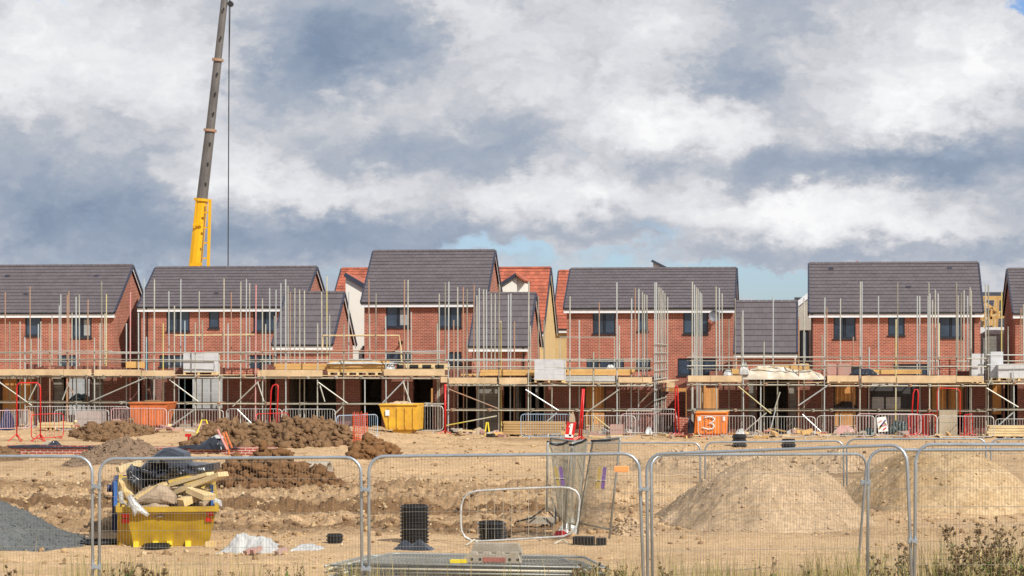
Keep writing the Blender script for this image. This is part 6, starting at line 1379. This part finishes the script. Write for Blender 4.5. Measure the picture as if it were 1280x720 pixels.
wedge_sheet('clear_plastic', 'small white plastic scrap on the left corner of the skip', 'plastic sheet', [(148, 615), (152, 613), (154, 626), (158, 631), (149, 631)], Ys+.0, .1, 'poly', 76, .02)
wedge_sheet('clear_plastic', 'thin white plastic scrap caught behind the right corner of the skip', 'plastic sheet', [(262, 631), (268, 622), (276, 626), (277, 633)], Ys+.4, .1, 'poly', 77, .02)
# dark ribbed ring standing in for a dark pit left of the skip
a = gr(95, 684); ringpipe('corrugated_pipe', 'dark ribbed ring standing in for a dark pit beside the gravel heap', 88, 143, 677, 685, 2, Yo=a.y+.5)
# debris scattered at the foot of the scaffolds
gd = 'loose site debris at the foot of the scaffolds'
db = random.Random(21)
deb = [(x, db.uniform(538, 549)) for x in list(range(568, 700, 9))+list(range(700, 1240, 10))+list(range(60, 420, 13))]
MT = ['wood_pale', 'pinkwrap', 'conc', 'card', 'brick', 'poly', 'wood_new', 'steel']
rt = MB(); mats_ = MT
for x, y in deb:
    c = gr(x, y); z_ = gz(c.x, c.y)
    for k in range(db.randint(2, 5)):
        rt.mi = db.randrange(len(MT)); ln = db.uniform(.12, .7); an = db.uniform(0, 3.1); q = Vector((c.x+db.uniform(-.3, .3), c.y+db.uniform(-.8, .8), z_+db.uniform(.03, .2)))
        rt.beam(q, q+Vector((math.cos(an)*ln, math.sin(an)*ln, db.uniform(-.05, .12))), db.uniform(.05, .2), db.uniform(.04, .16))
tag(rt.build('site_debris', MT), 'broken bricks blocks and timber scraps littering the foot of the scaffolds', 'debris', kind='stuff')
crp('tarpaulin', 'dark green sheet heaped inside the lit block bay', 'tarpaulin', 83, 113, 492, 506, 100.5, .9, 'green_sheet', 81)
crp('tarpaulin', 'dark sheet slumped in the bay under the fifth scaffold', 'tarpaulin', 1043, 1071, 502, 512, 99.9, .6, 'black_sheet', 82)
for (px0, px1, yt, yb_, m_, lab) in [(1078, 1094, 535, 545, 'green_sheet', 'dark green bundle behind the white poster barrier'), (1110, 1140, 526, 541, 'green_sheet', 'green grey bundle of wrapped pipes behind the barrier'), (0, 12, 512, 538, 'navy', 'dark navy bundle at the left frame edge'), (918, 932, 536, 548, 'poly', 'white bag with black ring at the barrier foot'), (1042, 1070, 532, 543, 'pinkwrap', 'pinkish heap of bricks behind the barrier left of the poster'), (806, 815, 534, 543, 'poly', 'white bag behind the grey barrier under the scaffold end'), (842, 870, 522, 544, 'black_sheet', 'black covered pile left of the orange skip numbered 3'), (590, 606, 536, 545, 'card', 'low brown spoil bag near the small yellow trestle'), (612, 626, 538, 546, 'pinkwrap', 'flat red brick rubble heap left of the long timber stack')]:
    Yq = baseY(px0, yb_, 97.3); crp('covered_bundle', lab, 'bundle', px0, px1, yt, yb_, Yq, .7, m_, int(px0) % 97+3)
# ------------------------------------------------------------------ grass and weeds at the fence foot
rg = np.random.RandomState(5); nb = 26000
gx = rg.uniform(-14.5, 3.6, nb); gy = rg.uniform(29.9, 34.5, nb); gpx = 640+F*(gx*RX+gy*RY)/(gx*FX+gy*FY)
dn = 0.10+.14*np.exp(-((gpx-150)/60)**2)+.30*np.exp(-((gpx-430)/45)**2)+.4*np.exp(-((gpx-770)/40)**2)+.5*sst(780, 900, gpx)+.35*sst(1080, 1200, gpx)
dn = dn*np.clip(3.2*fbm(gx*1.4, gy*1.4, 3, 15)-1.0, .08, 1.4)*np.where((gpx > 380) & (gpx < 765) & (gy > 33.3), .05, 1)
k = rg.rand(nb) < dn; gx, gy, gpx = gx[k], gy[k], gpx[k]; n = len(gx)
hh = (0.16+.5*rg.rand(n)**2.2)*(.7+.5*sst(900, 1200, gpx))*(.6+.8*fbm(gx*1.7, gy*1.7, 2, 44))+np.where(gpx < 740, .16, .12)
gzv = ground_h(gx, gy); an = rg.rand(n)*6.28; ln = rg.uniform(.05, .35, n)*hh; wv_ = rg.uniform(.002, .0055, n)
dx, dy = np.cos(an), np.sin(an); V = np.zeros((n, 5, 3))
V[:, 0] = np.stack([gx-dy*wv_, gy+dx*wv_, gzv-.02], 1); V[:, 1] = np.stack([gx+dy*wv_, gy-dx*wv_, gzv-.02], 1)
V[:, 2] = np.stack([gx+dx*ln*.35+dy*wv_*.8, gy+dy*ln*.35-dx*wv_*.8, gzv+hh*.6], 1); V[:, 3] = np.stack([gx+dx*ln*.35-dy*wv_*.8, gy+dy*ln*.35+dx*wv_*.8, gzv+hh*.6], 1)
V[:, 4] = np.stack([gx+dx*ln, gy+dy*ln, gzv+hh], 1)
f = np.array([[0, 1, 2], [0, 2, 3], [3, 2, 4]]); Fc = (f[None]+5*np.arange(n)[:, None, None]).reshape(-1, 3)
tag(trimesh('grass', V.reshape(-1, 3), Fc, 'grass'), 'sparse dry grass growing along the foot of the front fence', 'grass', kind='stuff')
def weed(label, px, ytop, Y, spread, nst, heads, seed, leafy=0, name='seeding_weed', hs=.027, group=None):
    rnd = random.Random(seed); b = P3(px, 0, Y); g_ = gz(b.x, Y); H = P3(px, ytop, Y).z-g_; rt = thing(name, label, 'weed', (b.x, Y, g_), group); st = MB(); hd = MB(); lf = MB()
    def head(p, s):
        for _ in range(9):
            d = Vector((rnd.gauss(0, 1), rnd.gauss(0, 1), rnd.gauss(0, 1))).normalized(); q = p+d*s*rnd.uniform(.2, .8); r_ = s*rnd.uniform(.35, .7)
            u = d.orthogonal().normalized()*r_; v = d.cross(u).normalized()*r_; hd.add([q+u, q+v, q-u, q-v, q+d*r_*1.4, q-d*r_*.7], [(0, 1, 4), (1, 2, 4), (2, 3, 4), (3, 0, 4), (1, 0, 5), (2, 1, 5), (3, 2, 5), (0, 3, 5)])
    for s in range(nst):
        a = rnd.uniform(0, 6.28); tip = Vector((b.x+rnd.uniform(-1, 1)*spread, Y+rnd.uniform(-.6, .6)*spread, g_+H*rnd.uniform(.62, 1.0))); base = Vector((b.x+rnd.uniform(-.2, .2)*spread, Y+rnd.uniform(-.15, .15)*spread, g_-.03))
        mid = base.lerp(tip, .5)+Vector((rnd.uniform(-.06, .06), rnd.uniform(-.05, .05), .03)); st.tube([base, base.lerp(mid, .5), mid, mid.lerp(tip, .5), tip], .0075, 5, r1=.003); head(tip, hs*rnd.uniform(.8, 1.3))
        for k in range(heads):
            t = rnd.uniform(.35, .95); p = base.lerp(mid, t*2) if t < .5 else mid.lerp(tip, t*2-1); l_ = rnd.uniform(.08, .26)*(1.3-t)*max(.6, H); q = p+Vector((rnd.uniform(-1, 1), rnd.uniform(-.7, .7), rnd.uniform(.5, 1.3))).normalized()*l_
            st.tube([p, p.lerp(q, .5)+Vector((0, 0, -.01)), q], .0035, 4, r1=.002)
            head(q, hs*rnd.uniform(.5, 1.1))
            if rnd.random() < .5: head(p.lerp(q, .6), hs*.6)
        for k in range(leafy):
            t = rnd.uniform(.05, .75); p = base.lerp(tip, t); d = Vector((rnd.uniform(-1, 1), rnd.uniform(-1, 1), rnd.uniform(-.1, .8))).normalized(); l_ = rnd.uniform(.05, .13); w_ = d.cross(Vector((0, 0, 1))).normalized()*l_*.22
            lf.add([p, p+d*l_*.5+w_, p+d*l_, p+d*l_*.5-w_], [(0, 1, 2, 3)])
    st.build('stem', 'stem', rt); hd.build('seed_head', 'seed', rt)['kind'] = 'stuff'
    if leafy: lf.build('leaves', 'weed', rt)
    return rt
gw = 'tall brown seeding weeds at the right of the fence'
weed('tall brown branching weed left of the right hand pair', 1215, 655, 30.6, .42, 11, 9, 1, 14, group=gw)
weed('tallest brown branching weed near the right edge', 1252, 642, 30.9, .40, 12, 9, 2, 14, group=gw)
weed('brown weed cut by the right frame edge', 1283, 655, 30.5, .3, 8, 8, 3, 16, group=gw)
weed('upright dark weed behind the right fence posts', 1130, 681, 31.2, .10, 6, 6, 4, 6, group=gw, hs=.024)
weed('low brown forked weed between fence post and tall weeds', 1178, 697, 31.4, .22, 7, 6, 5, 6, group=gw)
weed('thin brown weed left of the leaning fence post', 1095, 692, 31.0, .2, 5, 5, 6, 6, group=gw)
weed('short reddish weed at the bottom left corner', 6, 708, 31.0, .14, 4, 3, 7, 2)
weed('pale flowering weed below the yellow skip', 148, 702, 31.0, .26, 9, 7, 8, 12, hs=.014)
weed('brown thistle clump with fluffy heads below the skip', 190, 708, 30.6, .34, 10, 6, 9, 10, hs=.03)
weed('thin dry weed beside the clip of the second fence post', 278, 713, 31.3, .2, 6, 5, 10, 6, hs=.014)
weed('dry yellowish weed left of the stacked panels', 352, 708, 31.5, .3, 9, 6, 12, 10, hs=.013)
weed('dark tangled weed at the right end of the stacked panels', 738, 703, 32.6, .34, 9, 6, 13, 8, hs=.018)
weed('dry weed just left of the fence post pair below the broad sand', 772, 707, 31.6, .3, 8, 6, 14, 8, hs=.014)
weed('spindly seeding weed below the middle of the broad sand heap', 960, 690, 31.4, .12, 3, 5, 15, 4, hs=.014)
weed('low seeding weed below the left foot of the broad sand heap', 830, 700, 31.2, .12, 4, 5, 16, 5, hs=.015)
weed('low dry weed clump in the grass under the sand heap right foot', 1020, 704, 31.3, .3, 8, 5, 17, 10, hs=.014)
weed('green leafy weed between the tall brown weeds', 1193, 705, 30.8, .16, 8, 1, 18, 26, hs=.01)
